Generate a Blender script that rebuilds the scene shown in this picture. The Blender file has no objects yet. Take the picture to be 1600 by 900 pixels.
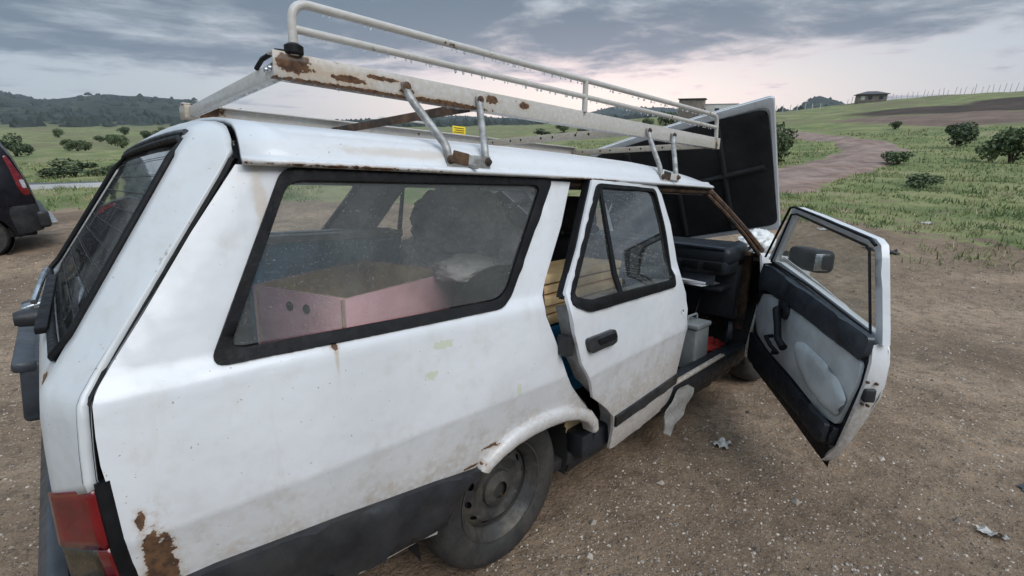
import bpy, bmesh, math, random
import numpy as np
from mathutils import Vector, Matrix
from mathutils.geometry import delaunay_2d_cdt

random.seed(7)
rng = np.random.default_rng(7)
scene = bpy.context.scene
COL = scene.collection

# ------------------------------------------------------------------ camera, light, sky, exposure
# The station wagon stands on a slope that falls away from the viewer; CAR maps its own axes
# (x forward, y left, z up, origin under the rear axle) to the world.
CAR = Matrix(((0.99510984, -0.00396554, 0.09869488, 0),
              (-0.00396554, 0.99678426, 0.08003385, 0),
              (-0.09869488, -0.08003385, 0.99189410, 0),
              (0, 0, 0, 1)))
CAMERA_POS = Vector((-0.8622, -1.6918, 1.5434))
FWD = Vector((0.65203962, 0.68505043, -0.32488496)).normalized()
RIGHT = Vector((0.7243435, -0.68943926, 0.0)).normalized()
UP = RIGHT.cross(FWD)
cam_d = bpy.data.cameras.new('camera')
cam = bpy.data.objects.new('camera', cam_d)
COL.objects.link(cam)
cm = Matrix((RIGHT, UP, -FWD)).transposed().to_4x4()
cm.translation = CAMERA_POS
cam.matrix_world = cm
cam_d.sensor_width = 36
cam_d.lens = 36 * 742.3 / 1600
cam_d.clip_start = 0.05
cam_d.clip_end = 20000
scene.camera = cam

FILL_AZ, FILL_EL = math.radians(-95), math.radians(48)  # soft fill added from behind the viewer; the low sun lies ahead
fill_d = bpy.data.lights.new('soft_fill', 'SUN')
fill_d.energy = 1.45
fill_d.angle = math.radians(45)
fill_d.color = (1.0, 0.965, 0.93)
soft_fill = bpy.data.objects.new('soft_fill', fill_d)
COL.objects.link(soft_fill)
sd = Vector((math.cos(FILL_AZ) * math.cos(FILL_EL), math.sin(FILL_AZ) * math.cos(FILL_EL), math.sin(FILL_EL)))
soft_fill.rotation_euler = sd.to_track_quat('Z', 'Y').to_euler()

scene.view_settings.view_transform = 'Standard'
scene.view_settings.look = 'None'
scene.view_settings.exposure = 0.58
scene.view_settings.gamma = 1.0
scene.view_settings.use_curve_mapping = False


class NT:
    """small node-tree helper"""
    def __init__(s, tree):
        s.t = tree

    def n(s, typ, **kw):
        nd = s.t.nodes.new(typ)
        for k, v in kw.items():
            if k.startswith('i_'):
                nd.inputs[k[2:].replace('_', ' ')].default_value = v
            else:
                setattr(nd, k, v)
        return nd

    def l(s, a, b):
        s.t.links.new(a, b)

    def val(s, sock, v):
        if hasattr(v, 'is_output'):
            s.l(v, sock)
        else:
            sock.default_value = v

    def math(s, op, a, b=0.0, c=0.0, clamp=False):
        nd = s.n('ShaderNodeMath', operation=op, use_clamp=clamp)
        for i, v in enumerate((a, b, c)):
            s.val(nd.inputs[i], v)
        return nd.outputs[0]

    def vmath(s, op, a, b=(0, 0, 0)):
        nd = s.n('ShaderNodeVectorMath', operation=op)
        s.val(nd.inputs[0], a)
        s.val(nd.inputs[1], b)
        return nd.outputs['Value'] if op in ('LENGTH', 'DOT_PRODUCT', 'DISTANCE') else nd.outputs[0]

    def mix(s, fac, a, b, blend='MIX'):
        nd = s.n('ShaderNodeMix', data_type='RGBA', blend_type=blend)
        s.val(nd.inputs[0], fac)
        for i, v in ((6, a), (7, b)):
            if not hasattr(v, 'is_output') and len(v) == 3:
                v = (*v, 1)
            s.val(nd.inputs[i], v)
        return nd.outputs[2]

    def noise(s, vec, scale, detail=4, rough=0.55, out=0, dist=0.0):
        nd = s.n('ShaderNodeTexNoise')
        nd.inputs['Scale'].default_value = scale
        nd.inputs['Detail'].default_value = detail
        nd.inputs['Roughness'].default_value = rough
        nd.inputs['Distortion'].default_value = dist
        if vec is not None:
            s.l(vec, nd.inputs['Vector'])
        return nd.outputs[out]

    def ramp(s, f, lo, hi, a=0.0, b=1.0, smooth=True):
        nd = s.n('ShaderNodeMapRange', interpolation_type='SMOOTHSTEP' if smooth else 'LINEAR')
        for i, v in enumerate((f, lo, hi, a, b)):
            s.val(nd.inputs[i], v)
        return nd.outputs[0]


# sky: Nishita under a broken deck of evening cloud, warm where the low sun sits behind it
GLOW_AZ = math.radians(37)
world = bpy.data.worlds.new('World')
scene.world = world
world.use_nodes = True
wt = world.node_tree
wt.nodes.clear()
W = NT(wt)
tc = W.n('ShaderNodeTexCoord')
dirv = tc.outputs['Generated']
sep = W.n('ShaderNodeSeparateXYZ')
W.l(dirv, sep.inputs[0])
dz = W.math('MAXIMUM', sep.outputs[2], 0.0)
sky = W.n('ShaderNodeTexSky', sky_type='NISHITA', sun_disc=False)
sky.sun_elevation = FILL_EL
sky.sun_rotation = math.radians(90) - FILL_AZ
sky.air_density = 1.2
sky.dust_density = 2.0
nish = W.mix(1.0, sky.outputs[0], (0.07, 0.07, 0.07), 'MULTIPLY')
den = W.math('ADD', dz, 0.10)
cu = W.n('ShaderNodeCombineXYZ')
W.l(W.math('DIVIDE', sep.outputs[0], den), cu.inputs[0])
W.l(W.math('DIVIDE', sep.outputs[1], den), cu.inputs[1])
cv = W.vmath('ADD', cu.outputs[0], (21.3, 4.4, 0.0))
n1 = W.noise(cv, 0.62, 7, 0.60, dist=0.4)
n2 = W.noise(cv, 2.6, 6, 0.62, dist=0.3)
n3 = W.noise(cv, 0.28, 3, 0.5)
dens = W.math('ADD', W.math('MULTIPLY', n1, 0.70), W.math('MULTIPLY', n2, 0.30))
dens = W.math('ADD', dens, W.math('MULTIPLY', W.math('SUBTRACT', n3, 0.5), 0.35))
dens = W.math('ADD', dens, W.ramp(dz, 0.03, 0.17, -0.03, 0.13))
# the deck is torn open towards the low sun
gdir = Vector((math.cos(GLOW_AZ), math.sin(GLOW_AZ), 0.06)).normalized()
gdot = W.vmath('DOT_PRODUCT', dirv, tuple(gdir))
glow = W.math('POWER', W.math('MAXIMUM', gdot, 0.0), 8.0)
low = W.ramp(dz, 0.03, 0.24, 1.0, 0.0)
glow = W.math('MULTIPLY', glow, low)
dens = W.math('SUBTRACT', dens, W.math('MULTIPLY', glow, 0.10))
cover = W.ramp(dens, 0.41, 0.52)
thick = W.ramp(dens, 0.45, 0.66)
clear = W.mix(W.ramp(dz, 0.0, 0.22), (0.33, 0.38, 0.43), (0.34, 0.42, 0.49))
clear = W.mix(glow, clear, (1.12, 0.90, 0.79))
clear = W.mix(0.2, clear, nish)
lit = W.mix(glow, (0.33, 0.38, 0.42), (1.0, 0.76, 0.70))
shade = W.mix(glow, (0.115, 0.150, 0.190), (0.27, 0.26, 0.30))
cloud = W.mix(thick, lit, shade)
skyc = W.mix(cover, clear, cloud)
# overcast skies are brighter towards the zenith
zen = W.ramp(dz, 0.20, 0.85, 1.0, 4.4)
zc = W.n('ShaderNodeVectorMath', operation='SCALE')
W.l(skyc, zc.inputs[0])
W.l(zen, zc.inputs[3])
bg = W.n('ShaderNodeBackground')
W.l(zc.outputs[0], bg.inputs[0])
bg.inputs[1].default_value = 1.0
wo = W.n('ShaderNodeOutputWorld')
W.l(bg.outputs[0], wo.inputs[0])


# ------------------------------------------------------------------ materials
def newmat(name):
    m = bpy.data.materials.new(name)
    m.use_nodes = True
    m.node_tree.nodes.clear()
    T = NT(m.node_tree)
    out = T.n('ShaderNodeOutputMaterial')
    return m, T, out


def simple(name, col, rough=0.6, metal=0.0, var=0.25, vscale=9.0, bump=0.0, bscale=60.0, coat=0.0, dirt=None, dirt_amt=0.4, spec=0.5):
    m, T, out = newmat(name)
    b = T.n('ShaderNodeBsdfPrincipled')
    co = T.n('ShaderNodeTexCoord').outputs['Object']
    nz = T.noise(co, vscale, 5, 0.6)
    c = T.mix(T.ramp(nz, 0.3, 0.7), tuple(x * (1 - var) for x in col), tuple(min(1, x * (1 + var)) for x in col))
    if dirt:
        d = T.noise(co, vscale * 0.45, 7, 0.68)
        c = T.mix(T.math('MULTIPLY', T.ramp(d, 0.45, 0.66), dirt_amt), c, dirt)
    T.l(c, b.inputs['Base Color'])
    rr = T.noise(co, vscale * 2.3, 4)
    T.l(T.ramp(rr, 0.3, 0.7, max(0.02, rough - 0.1), min(1, rough + 0.1)), b.inputs['Roughness'])
    b.inputs['Metallic'].default_value = metal
    b.inputs['Specular IOR Level'].default_value = spec
    b.inputs['Coat Weight'].default_value = coat
    if bump:
        bp = T.n('ShaderNodeBump')
        bp.inputs['Strength'].default_value = bump
        bp.inputs['Distance'].default_value = 0.01
        T.l(T.noise(co, bscale, 5, 0.6), bp.inputs['Height'])
        T.l(bp.outputs[0], b.inputs['Normal'])
    T.l(b.outputs[0], out.inputs[0])
    return m


def paint(name, col=(0.63, 0.635, 0.65), blobs=(), greens=(), scratches=(), stains=(), rust_spots=0.0, grime=0.5, rough=0.3):
    """old white car paint: chalky patches, grime, rust that has broken through at given places"""
    m, T, out = newmat(name)
    b = T.n('ShaderNodeBsdfPrincipled')
    co = T.n('ShaderNodeTexCoord').outputs['Object']
    big = T.noise(co, 2.6, 4, 0.55)
    mid = T.noise(co, 14, 6, 0.65)
    fine = T.noise(co, 60, 5, 0.6)
    warp = T.noise(co, 22, 6, 0.65)
    warp2 = T.noise(co, 75, 4, 0.6)
    c = T.mix(T.ramp(big, 0.35, 0.68), col, tuple(x * 0.91 for x in col))
    c = T.mix(T.math('MULTIPLY', T.ramp(mid, 0.5, 0.75), 0.30 * grime), c, (0.42, 0.38, 0.32))
    st = T.n('ShaderNodeMapping')
    st.inputs['Scale'].default_value = (26, 26, 1.6)
    T.l(co, st.inputs[0])
    streak = T.noise(st.outputs[0], 1.0, 5, 0.6)
    c = T.mix(T.math('MULTIPLY', T.ramp(streak, 0.55, 0.75), 0.22 * grime), c, (0.45, 0.40, 0.32))
    speck = T.noise(co, 130, 2, 0.5)
    c = T.mix(T.math('MULTIPLY', T.ramp(speck, 0.735, 0.76), 0.7), c, (0.16, 0.12, 0.09))

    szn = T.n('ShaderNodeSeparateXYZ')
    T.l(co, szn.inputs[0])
    low_brown = T.math('MULTIPLY', T.ramp(T.math('ADD', szn.outputs[2], T.math('MULTIPLY', T.math('SUBTRACT', mid, 0.5), 0.5)), 0.40, 0.74, 1.0, 0.0), T.ramp(fine, 0.30, 0.62, 0.35, 1.0))  # browner towards the bottom, broken up by noise
    c = T.mix(T.math('MULTIPLY', low_brown, 0.9 * grime, clamp=True), c, (0.36, 0.29, 0.22))

    def blob(cc, r, namt=0.6, w2=0.8, soft=0.15):
        v = T.vmath('DIVIDE', T.vmath('SUBTRACT', co, cc), r)
        d = T.vmath('LENGTH', v)
        d = T.math('ADD', d, T.math('MULTIPLY', T.math('SUBTRACT', warp, 0.5), namt * 2.4))
        d = T.math('ADD', d, T.math('MULTIPLY', T.math('SUBTRACT', warp2, 0.5), w2 * 2))
        return T.ramp(d, 1.0 - soft, 1.0, 1.0, 0.0)

    rust = None
    for cc, r in stains:
        k = blob(cc, r, 0.5, 0.2, 0.75)
        c = T.mix(T.math('MULTIPLY', k, 0.42), c, (0.40, 0.27, 0.14))
    for cc, r in greens:
        k = T.math('MULTIPLY', blob(cc, r, 0.4, 1.2, 0.25), 0.5)
        c = T.mix(k, c, (0.44, 0.48, 0.26))
    for A, B, wd in scratches:
        AB = Vector(B) - Vector(A)
        pa = T.vmath('SUBTRACT', co, A)
        tt = T.math('DIVIDE', T.vmath('DOT_PRODUCT', pa, tuple(AB)), AB.length_squared, clamp=True)
        sc = T.n('ShaderNodeVectorMath', operation='SCALE')
        sc.inputs[0].default_value = AB
        T.l(tt, sc.inputs[3])
        dd = T.math('DIVIDE', T.vmath('DISTANCE', pa, sc.outputs[0]), wd)
        dd = T.math('ADD', dd, T.math('MULTIPLY', T.math('SUBTRACT', warp2, 0.42), 5.0))
        c = T.mix(T.ramp(dd, 0.5, 1.0, 0.75, 0.0), c, (0.23, 0.21, 0.20))
    for cc, r in blobs:
        k = blob(cc, r)
        halo = blob(cc, tuple(q * 1.5 + 0.004 for q in r), 0.5, 0.5, 0.6)
        c = T.mix(T.math('MULTIPLY', halo, 0.5), c, (0.36, 0.24, 0.14))
        rust = k if rust is None else T.math('MAXIMUM', rust, k)
    if rust_spots > 0:
        lo = 0.72 - 0.16 * rust_spots
        sp = T.ramp(T.math('ADD', T.math('MULTIPLY', mid, 0.65), T.math('MULTIPLY', fine, 0.35)), lo, lo + 0.03)
        rust = sp if rust is None else T.math('MAXIMUM', rust, sp)
    if rust is not None:
        rc = T.mix(T.ramp(fine, 0.35, 0.65), (0.050, 0.024, 0.012), (0.125, 0.060, 0.026))
        c = T.mix(rust, c, rc)
    T.l(c, b.inputs['Base Color'])
    r0 = T.ramp(mid, 0.3, 0.75, rough, rough + 0.22)
    if rust is not None:
        r0 = T.math('ADD', r0, T.math('MULTIPLY', rust, 0.4), clamp=True)
    T.l(r0, b.inputs['Roughness'])
    b.inputs['Coat Weight'].default_value = 0.35
    b.inputs['Coat Roughness'].default_value = 0.10
    bp = T.n('ShaderNodeBump')
    bp.inputs['Strength'].default_value = 0.30
    bp.inputs['Distance'].default_value = 0.025
    hh = T.math('ADD', T.math('MULTIPLY', T.noise(co, 5.0, 3), 1.0), T.math('MULTIPLY', fine, 0.05))
    if rust is not None:
        hh = T.math('SUBTRACT', hh, T.math('MULTIPLY', rust, 0.25))
    T.l(hh, bp.inputs['Height'])
    T.l(bp.outputs[0], b.inputs['Normal'])
    T.l(b.outputs[0], out.inputs[0])
    return m


def glassmat(name, tint=(0.8, 0.84, 0.82), dirt=0.12, drops=0.0, dscale=60.0, ior=1.5, filmcol=(0.5, 0.5, 0.47), smear=0.0, refl=1.3):
    """thin pane: clear with Fresnel reflection, film of dust with a painted pale veil, rain drops"""
    m, T, out = newmat(name)
    co = T.n('ShaderNodeTexCoord').outputs['Object']
    tr = T.n('ShaderNodeBsdfTransparent')
    tr.inputs[0].default_value = (*tint, 1)
    gl = T.n('ShaderNodeBsdfGlossy')
    gl.inputs['Roughness'].default_value = 0.03
    df = T.n('ShaderNodeBsdfDiffuse')
    df.inputs[0].default_value = (*filmcol, 1)
    fr = T.n('ShaderNodeFresnel')
    fr.inputs[0].default_value = ior
    mx = T.n('ShaderNodeMixShader')
    T.l(T.math('MULTIPLY', fr.outputs[0], refl, clamp=True), mx.inputs[0])
    T.l(tr.outputs[0], mx.inputs[1])
    T.l(gl.outputs[0], mx.inputs[2])
    film = T.math('MULTIPLY', T.ramp(T.noise(co, 3.5, 4, 0.6), 0.25, 0.8), dirt * 0.7)
    film = T.math('ADD', film, dirt * 0.75)  # besides the dust, an even pale veil painted in to lift the dark interior
    if smear:
        film = T.math('ADD', film, T.math('MULTIPLY', T.ramp(T.noise(co, 2.2, 6, 0.7, dist=0.6), 0.5, 0.68), smear))
    if drops:
        vo = T.n('ShaderNodeTexVoronoi', feature='F1')
        vo.inputs['Scale'].default_value = dscale
        T.l(co, vo.inputs['Vector'])
        keep = T.math('GREATER_THAN', T.noise(co, 3.2, 3), 0.47)
        thr = T.math('MULTIPLY', T.math('ADD', vo.outputs['Color'], 0.0), 0.33)
        dm = T.math('MULTIPLY', T.math('LESS_THAN', vo.outputs['Distance'], thr), keep)
        bp = T.n('ShaderNodeBump')
        bp.inputs['Strength'].default_value = 0.8
        bp.inputs['Distance'].default_value = 0.004
        T.l(T.math('MULTIPLY', T.math('SUBTRACT', 0.35, vo.outputs['Distance']), dm), bp.inputs['Height'])
        T.l(bp.outputs[0], gl.inputs['Normal'])
        film = T.math('ADD', film, T.math('MULTIPLY', dm, drops))
    mx2 = T.n('ShaderNodeMixShader')
    T.l(T.math('MINIMUM', film, 0.95), mx2.inputs[0])
    T.l(mx.outputs[0], mx2.inputs[1])
    T.l(df.outputs[0], mx2.inputs[2])
    T.l(mx2.outputs[0], out.inputs[0])
    return m


M_ = {}
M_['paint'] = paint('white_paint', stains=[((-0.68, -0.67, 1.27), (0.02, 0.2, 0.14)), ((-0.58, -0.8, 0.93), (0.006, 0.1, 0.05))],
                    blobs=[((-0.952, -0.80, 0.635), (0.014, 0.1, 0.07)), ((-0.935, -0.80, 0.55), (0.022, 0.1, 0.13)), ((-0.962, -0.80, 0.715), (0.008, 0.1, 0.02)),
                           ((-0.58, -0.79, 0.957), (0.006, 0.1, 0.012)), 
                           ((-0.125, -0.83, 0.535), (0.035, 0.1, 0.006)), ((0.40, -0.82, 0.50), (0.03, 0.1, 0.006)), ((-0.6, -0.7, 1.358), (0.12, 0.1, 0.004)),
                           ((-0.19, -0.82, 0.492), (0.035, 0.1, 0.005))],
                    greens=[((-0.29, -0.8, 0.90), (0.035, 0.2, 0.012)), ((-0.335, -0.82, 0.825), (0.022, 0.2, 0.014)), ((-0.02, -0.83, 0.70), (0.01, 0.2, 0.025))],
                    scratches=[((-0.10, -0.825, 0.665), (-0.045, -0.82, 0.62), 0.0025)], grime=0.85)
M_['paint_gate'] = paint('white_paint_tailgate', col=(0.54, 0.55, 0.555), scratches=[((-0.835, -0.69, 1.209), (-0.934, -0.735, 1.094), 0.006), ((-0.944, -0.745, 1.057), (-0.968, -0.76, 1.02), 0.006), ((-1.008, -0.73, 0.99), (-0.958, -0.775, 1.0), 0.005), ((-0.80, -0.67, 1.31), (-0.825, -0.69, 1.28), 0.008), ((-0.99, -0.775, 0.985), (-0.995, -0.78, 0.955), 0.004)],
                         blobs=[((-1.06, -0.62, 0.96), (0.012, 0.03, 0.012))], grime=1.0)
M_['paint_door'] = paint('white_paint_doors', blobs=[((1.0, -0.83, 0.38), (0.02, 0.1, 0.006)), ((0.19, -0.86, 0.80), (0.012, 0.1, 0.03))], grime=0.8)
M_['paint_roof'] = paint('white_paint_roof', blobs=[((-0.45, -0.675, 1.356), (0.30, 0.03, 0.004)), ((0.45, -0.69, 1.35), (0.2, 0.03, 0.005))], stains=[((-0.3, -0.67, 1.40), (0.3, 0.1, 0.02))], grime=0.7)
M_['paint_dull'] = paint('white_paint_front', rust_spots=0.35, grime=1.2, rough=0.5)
RB = Vector((0.6, 0, 1.38))


def rk(lst):
    return [(tuple(Vector(c) - RB), r) for c, r in lst]


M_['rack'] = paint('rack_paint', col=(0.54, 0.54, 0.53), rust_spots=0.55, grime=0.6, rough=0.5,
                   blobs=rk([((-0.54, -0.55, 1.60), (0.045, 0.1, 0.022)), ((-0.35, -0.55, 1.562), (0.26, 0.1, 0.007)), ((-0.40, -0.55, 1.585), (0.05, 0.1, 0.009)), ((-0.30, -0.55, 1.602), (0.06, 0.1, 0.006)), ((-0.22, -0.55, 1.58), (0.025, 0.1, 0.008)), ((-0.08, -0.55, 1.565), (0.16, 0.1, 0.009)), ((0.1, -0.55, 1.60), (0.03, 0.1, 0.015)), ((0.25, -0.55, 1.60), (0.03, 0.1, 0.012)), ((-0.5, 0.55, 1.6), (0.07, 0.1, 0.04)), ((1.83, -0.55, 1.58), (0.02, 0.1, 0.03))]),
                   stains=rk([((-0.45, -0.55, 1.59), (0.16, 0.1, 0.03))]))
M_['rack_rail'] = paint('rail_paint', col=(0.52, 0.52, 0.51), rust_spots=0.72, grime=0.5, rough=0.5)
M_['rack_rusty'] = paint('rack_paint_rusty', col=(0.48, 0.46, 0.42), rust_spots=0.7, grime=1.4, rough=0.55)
M_['steel'] = simple('galvanised_steel', (0.33, 0.33, 0.32), 0.55, 0.45, 0.35, 30, dirt=(0.10, 0.06, 0.035), dirt_amt=0.55)
M_['rubber'] = simple('black_rubber', (0.008, 0.008, 0.009), 0.55, 0, 0.3, 25, 0.15, 120, spec=0.18)
M_['tyre'] = simple('tyre_rubber', (0.022, 0.021, 0.020), 0.75, 0, 0.3, 16, 0.25, 90, dirt=(0.07, 0.058, 0.046), dirt_amt=0.45)
M_['rim'] = simple('dirty_steel_rim', (0.045, 0.043, 0.041), 0.6, 0.35, 0.4, 14, 0.15, 70, dirt=(0.12, 0.10, 0.08), dirt_amt=0.75)
M_['plastic'] = simple('black_plastic', (0.022, 0.023, 0.026), 0.42, 0, 0.35, 10, 0.12, 140, dirt=(0.06, 0.054, 0.048), dirt_amt=0.35, spec=0.3)
M_['plastic_blue'] = simple('faded_black_plastic', (0.03, 0.036, 0.045), 0.4, 0, 0.35, 9, 0.2, 40, dirt=(0.07, 0.075, 0.085), dirt_amt=0.5)
M_['interior'] = simple('dark_trim', (0.012, 0.014, 0.018), 0.55, 0, 0.3, 12, 0.1, 150)
M_['interior_grey'] = simple('grey_trim', (0.58, 0.57, 0.54), 0.8, 0, 0.3, 10, dirt=(0.1, 0.085, 0.07))
M_['cavity'] = simple('underbody', (0.014, 0.013, 0.012), 0.9, 0, 0.4, 12)
M_['inner_metal'] = simple('primer_metal', (0.34, 0.34, 0.34), 0.5, 0, 0.25, 14, dirt=(0.12, 0.08, 0.05), dirt_amt=0.6)
M_['doorcard'] = simple('grey_vinyl', (0.44, 0.465, 0.47), 0.6, 0, 0.18, 6, 0.2, 200, dirt=(0.15, 0.13, 0.11), dirt_amt=0.4)
M_['rust'] = simple('rusty_steel', (0.085, 0.045, 0.024), 0.8, 0.1, 0.55, 20, 0.4, 60, dirt=(0.02, 0.018, 0.016), dirt_amt=0.9)
M_['lamp_red'] = simple('red_lens', (0.13, 0.002, 0.005), 0.18, 0, 0.35, 12, 0.0, coat=0.6)
M_['lamp_dark'] = simple('smoked_lens', (0.035, 0.028, 0.016), 0.25, 0, 0.3, 20, coat=0.5)
M_['lamp_clear'] = simple('clear_lens', (0.5, 0.5, 0.5), 0.15, 0.3, 0.2, 20, coat=0.6)
M_['chrome'] = simple('worn_chrome', (0.42, 0.44, 0.46), 0.25, 0.9, 0.25, 30, dirt=(0.08, 0.07, 0.06), dirt_amt=0.4)
M_['glass'] = glassmat('dusty_veiled_side_glass', (0.95, 0.96, 0.96), 0.085, 0.20, 210, smear=0.06)
M_['glass_far'] = glassmat('clear_far_glass', (0.95, 0.96, 0.95), 0.03, 0.15, 160)
M_['glass_door'] = glassmat('rainy_door_glass', (0.72, 0.75, 0.74), 0.03, 0.35, 170, refl=2.6)
M_['glass_rear'] = glassmat('tinted_rear_glass', (0.36, 0.38, 0.39), 0.02, 0.05, 170, smear=0.10)
M_['glass_open'] = glassmat('open_door_glass', (0.84, 0.86, 0.84), 0.17, 0.0, 70, filmcol=(0.36, 0.35, 0.31))
M_['wood'] = simple('raw_plywood', (0.76, 0.54, 0.29), 0.75, 0, 0.3, 8, 0.2, 60, dirt=(0.15, 0.09, 0.05), dirt_amt=0.4)
M_['pink'] = simple('pink_painted_board', (0.88, 0.48, 0.51), 0.7, 0, 0.2, 5, 0.15, 60, dirt=(0.68, 0.38, 0.38), dirt_amt=0.6)
M_['blue'] = simple('blue_painted_board', (0.13, 0.46, 0.66), 0.6, 0, 0.25, 5, 0.15, 60, dirt=(0.10, 0.13, 0.15), dirt_amt=0.5)
M_['lid'] = simple('pale_grey_lid', (0.70, 0.71, 0.68), 0.55, 0, 0.2, 8, dirt=(0.25, 0.24, 0.21), dirt_amt=0.6)
M_['bright_blue'] = simple('blue_plastic', (0.02, 0.18, 0.38), 0.4, 0, 0.2, 8)
M_['sack'] = simple('pale_sack', (0.68, 0.67, 0.64), 0.8, 0, 0.2, 8, 0.4, 50)
M_['wrap'] = simple('grey_plastic_wrap', (0.50, 0.48, 0.52), 0.35, 0, 0.45, 9, 0.8, 22, dirt=(0.42, 0.42, 0.42), dirt_amt=0.4)
M_['seat'] = simple('seat_fabric', (0.035, 0.035, 0.042), 0.9, 0, 0.25, 20, 0.2, 200)
M_['red_cloth'] = simple('red_cloth', (0.26, 0.014, 0.010), 0.8, 0, 0.4, 16, 0.4, 60)
M_['grey_box'] = simple('grey_plastic', (0.22, 0.23, 0.225), 0.5, 0, 0.15, 10, dirt=(0.14, 0.12, 0.1))
M_['paper'] = simple('paper', (0.62, 0.60, 0.62), 0.8, 0, 0.1, 20)
M_['yellow'] = simple('yellow_label', (0.72, 0.52, 0.02), 0.5, 0, 0.1, 20)
M_['black_ink'] = simple('black_print', (0.03, 0.025, 0.01), 0.6)
M_['litter'] = simple('pale_plastic_litter', (0.42, 0.41, 0.38), 0.45, 0, 0.2, 30, 0.5, 80, dirt=(0.25, 0.2, 0.15))
M_['litter_dark'] = simple('dark_litter', (0.02, 0.02, 0.022), 0.5, 0, 0.3, 20)
M_['van'] = simple('dark_van_paint', (0.006, 0.006, 0.010), 0.35, 0, 0.2, 5, coat=0.05, spec=0.25)
M_['house_wall'] = simple('unrendered_block', (0.20, 0.165, 0.14), 0.9, 0, 0.25, 1.2)
M_['house_roof'] = simple('dark_tile_roof', (0.075, 0.072, 0.078), 0.85, 0, 0.2, 2)
M_['white_wall'] = simple('white_render', (0.52, 0.50, 0.47), 0.9, 0, 0.12, 0.5)
M_['window_dark'] = simple('dark_window', (0.03, 0.035, 0.045), 0.2)
M_['post'] = simple('concrete_post', (0.50, 0.48, 0.45), 0.9, 0, 0.15, 3)
M_['asphalt'] = simple('asphalt', (0.075, 0.075, 0.078), 0.85, 0, 0.2, 2)
M_['pale_road'] = simple('pale_road_edge', (0.30, 0.29, 0.275), 0.9, 0, 0.15, 1)
M_['bark'] = simple('bark', (0.06, 0.045, 0.032), 0.9, 0, 0.3, 8)


def leafmat(name, a, b):
    m, T, out = newmat(name)
    p = T.n('ShaderNodeBsdfPrincipled')
    oi = T.n('ShaderNodeTexCoord').outputs['Object']
    c = T.mix(T.ramp(T.noise(oi, 2.5, 4), 0.3, 0.7), a, b)
    T.l(c, p.inputs['Base Color'])
    p.inputs['Roughness'].default_value = 0.75
    T.l(p.outputs[0], out.inputs[0])
    return m


M_['leaf'] = leafmat('leaf', (0.060, 0.090, 0.038), (0.125, 0.155, 0.066))
M_['leaf_dark'] = leafmat('leaf_dark', (0.046, 0.068, 0.032), (0.088, 0.112, 0.050))
M_['grass'] = leafmat('grass_blade', (0.120, 0.165, 0.055), (0.225, 0.235, 0.100))


# ------------------------------------------------------------------ mesh helpers
def link(name, me, mat, parent=None, frame=None):
    o = bpy.data.objects.new(name, me)
    COL.objects.link(o)
    if mat is not None:
        me.materials.append(mat)
    if parent is not None:
        o.parent = parent
        b = root_base(parent)
        if b.length > 1e-9:
            me.transform(Matrix.Translation(-b))
    elif frame is not None:
        o.matrix_world = frame
    return o


BASES = {}


def root_base(o):
    while o.parent is not None:
        o = o.parent
    return BASES.get(o.name, Vector((0, 0, 0)))


def thing(name, label, cat, base=(0, 0, 0), frame=CAR, group=None):
    """an Empty at the thing's base; parts given in the frame's coordinates"""
    o = bpy.data.objects.new(name, None)
    COL.objects.link(o)
    o.empty_display_size = 0.1
    o.matrix_world = frame @ Matrix.Translation(Vector(base))
    BASES[o.name] = Vector(base)
    tag(o, label, cat, group)
    return o


def tag(o, label=None, cat=None, group=None, kind=None):
    for k, v in (('label', label), ('category', cat), ('group', group), ('kind', kind)):
        if v:
            o[k] = v
    return o


def solo(name, me, mat, base, label, cat, frame=CAR, group=None):
    """a one-mesh thing whose vertices are given in the frame's coordinates"""
    me.transform(Matrix.Translation(-Vector(base)))
    o = link(name, me, mat)
    o.matrix_world = frame @ Matrix.Translation(Vector(base))
    return tag(o, label, cat, group)


def mk(verts, faces, angle=35):
    me = bpy.data.meshes.new('m')
    me.from_pydata([tuple(v) for v in verts], [], [tuple(f) for f in faces])
    me.update()
    me.shade_smooth()
    me.set_sharp_from_angle(angle=math.radians(angle))
    return me


def from_bm(bm, angle=35):
    me = bpy.data.meshes.new('m')
    bmesh.ops.recalc_face_normals(bm, faces=bm.faces)
    bm.to_mesh(me)
    bm.free()
    me.shade_smooth()
    me.set_sharp_from_angle(angle=math.radians(angle))
    return me


def join(*mes):
    vs, fs = [], []
    for me in mes:
        o = len(vs)
        vs += [v.co.copy() for v in me.vertices]
        fs += [[o + i for i in p.vertices] for p in me.polygons]
    return mk(vs, fs)


def box(c, s, rot=None, bev=0.004, seg=2, taper=None):
    bm = bmesh.new()
    bmesh.ops.create_cube(bm, size=1.0)
    for v in bm.verts:
        k = 1.0
        if taper and v.co.z > 0:
            k = taper
        v.co = Vector((v.co.x * s[0] * k, v.co.y * s[1] * k, v.co.z * s[2]))
    if bev > 0:
        bmesh.ops.bevel(bm, geom=list(bm.edges), offset=min(bev, 0.45 * min(s)), segments=seg, affect='EDGES', profile=0.5)
    mt = Matrix.Translation(Vector(c)) @ (rot if rot is not None else Matrix())
    bm.transform(mt)
    return from_bm(bm)


def beam(p0, p1, w, h, up=(0, 0, 1), bev=0.003):
    p0, p1 = Vector(p0), Vector(p1)
    d = p1 - p0
    x = d.normalized()
    y = Vector(up).cross(x).normalized()
    z = x.cross(y)
    rot = Matrix((x, y, z)).transposed().to_4x4()
    return box((p0 + p1) / 2, (d.length, w, h), rot, bev)


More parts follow.
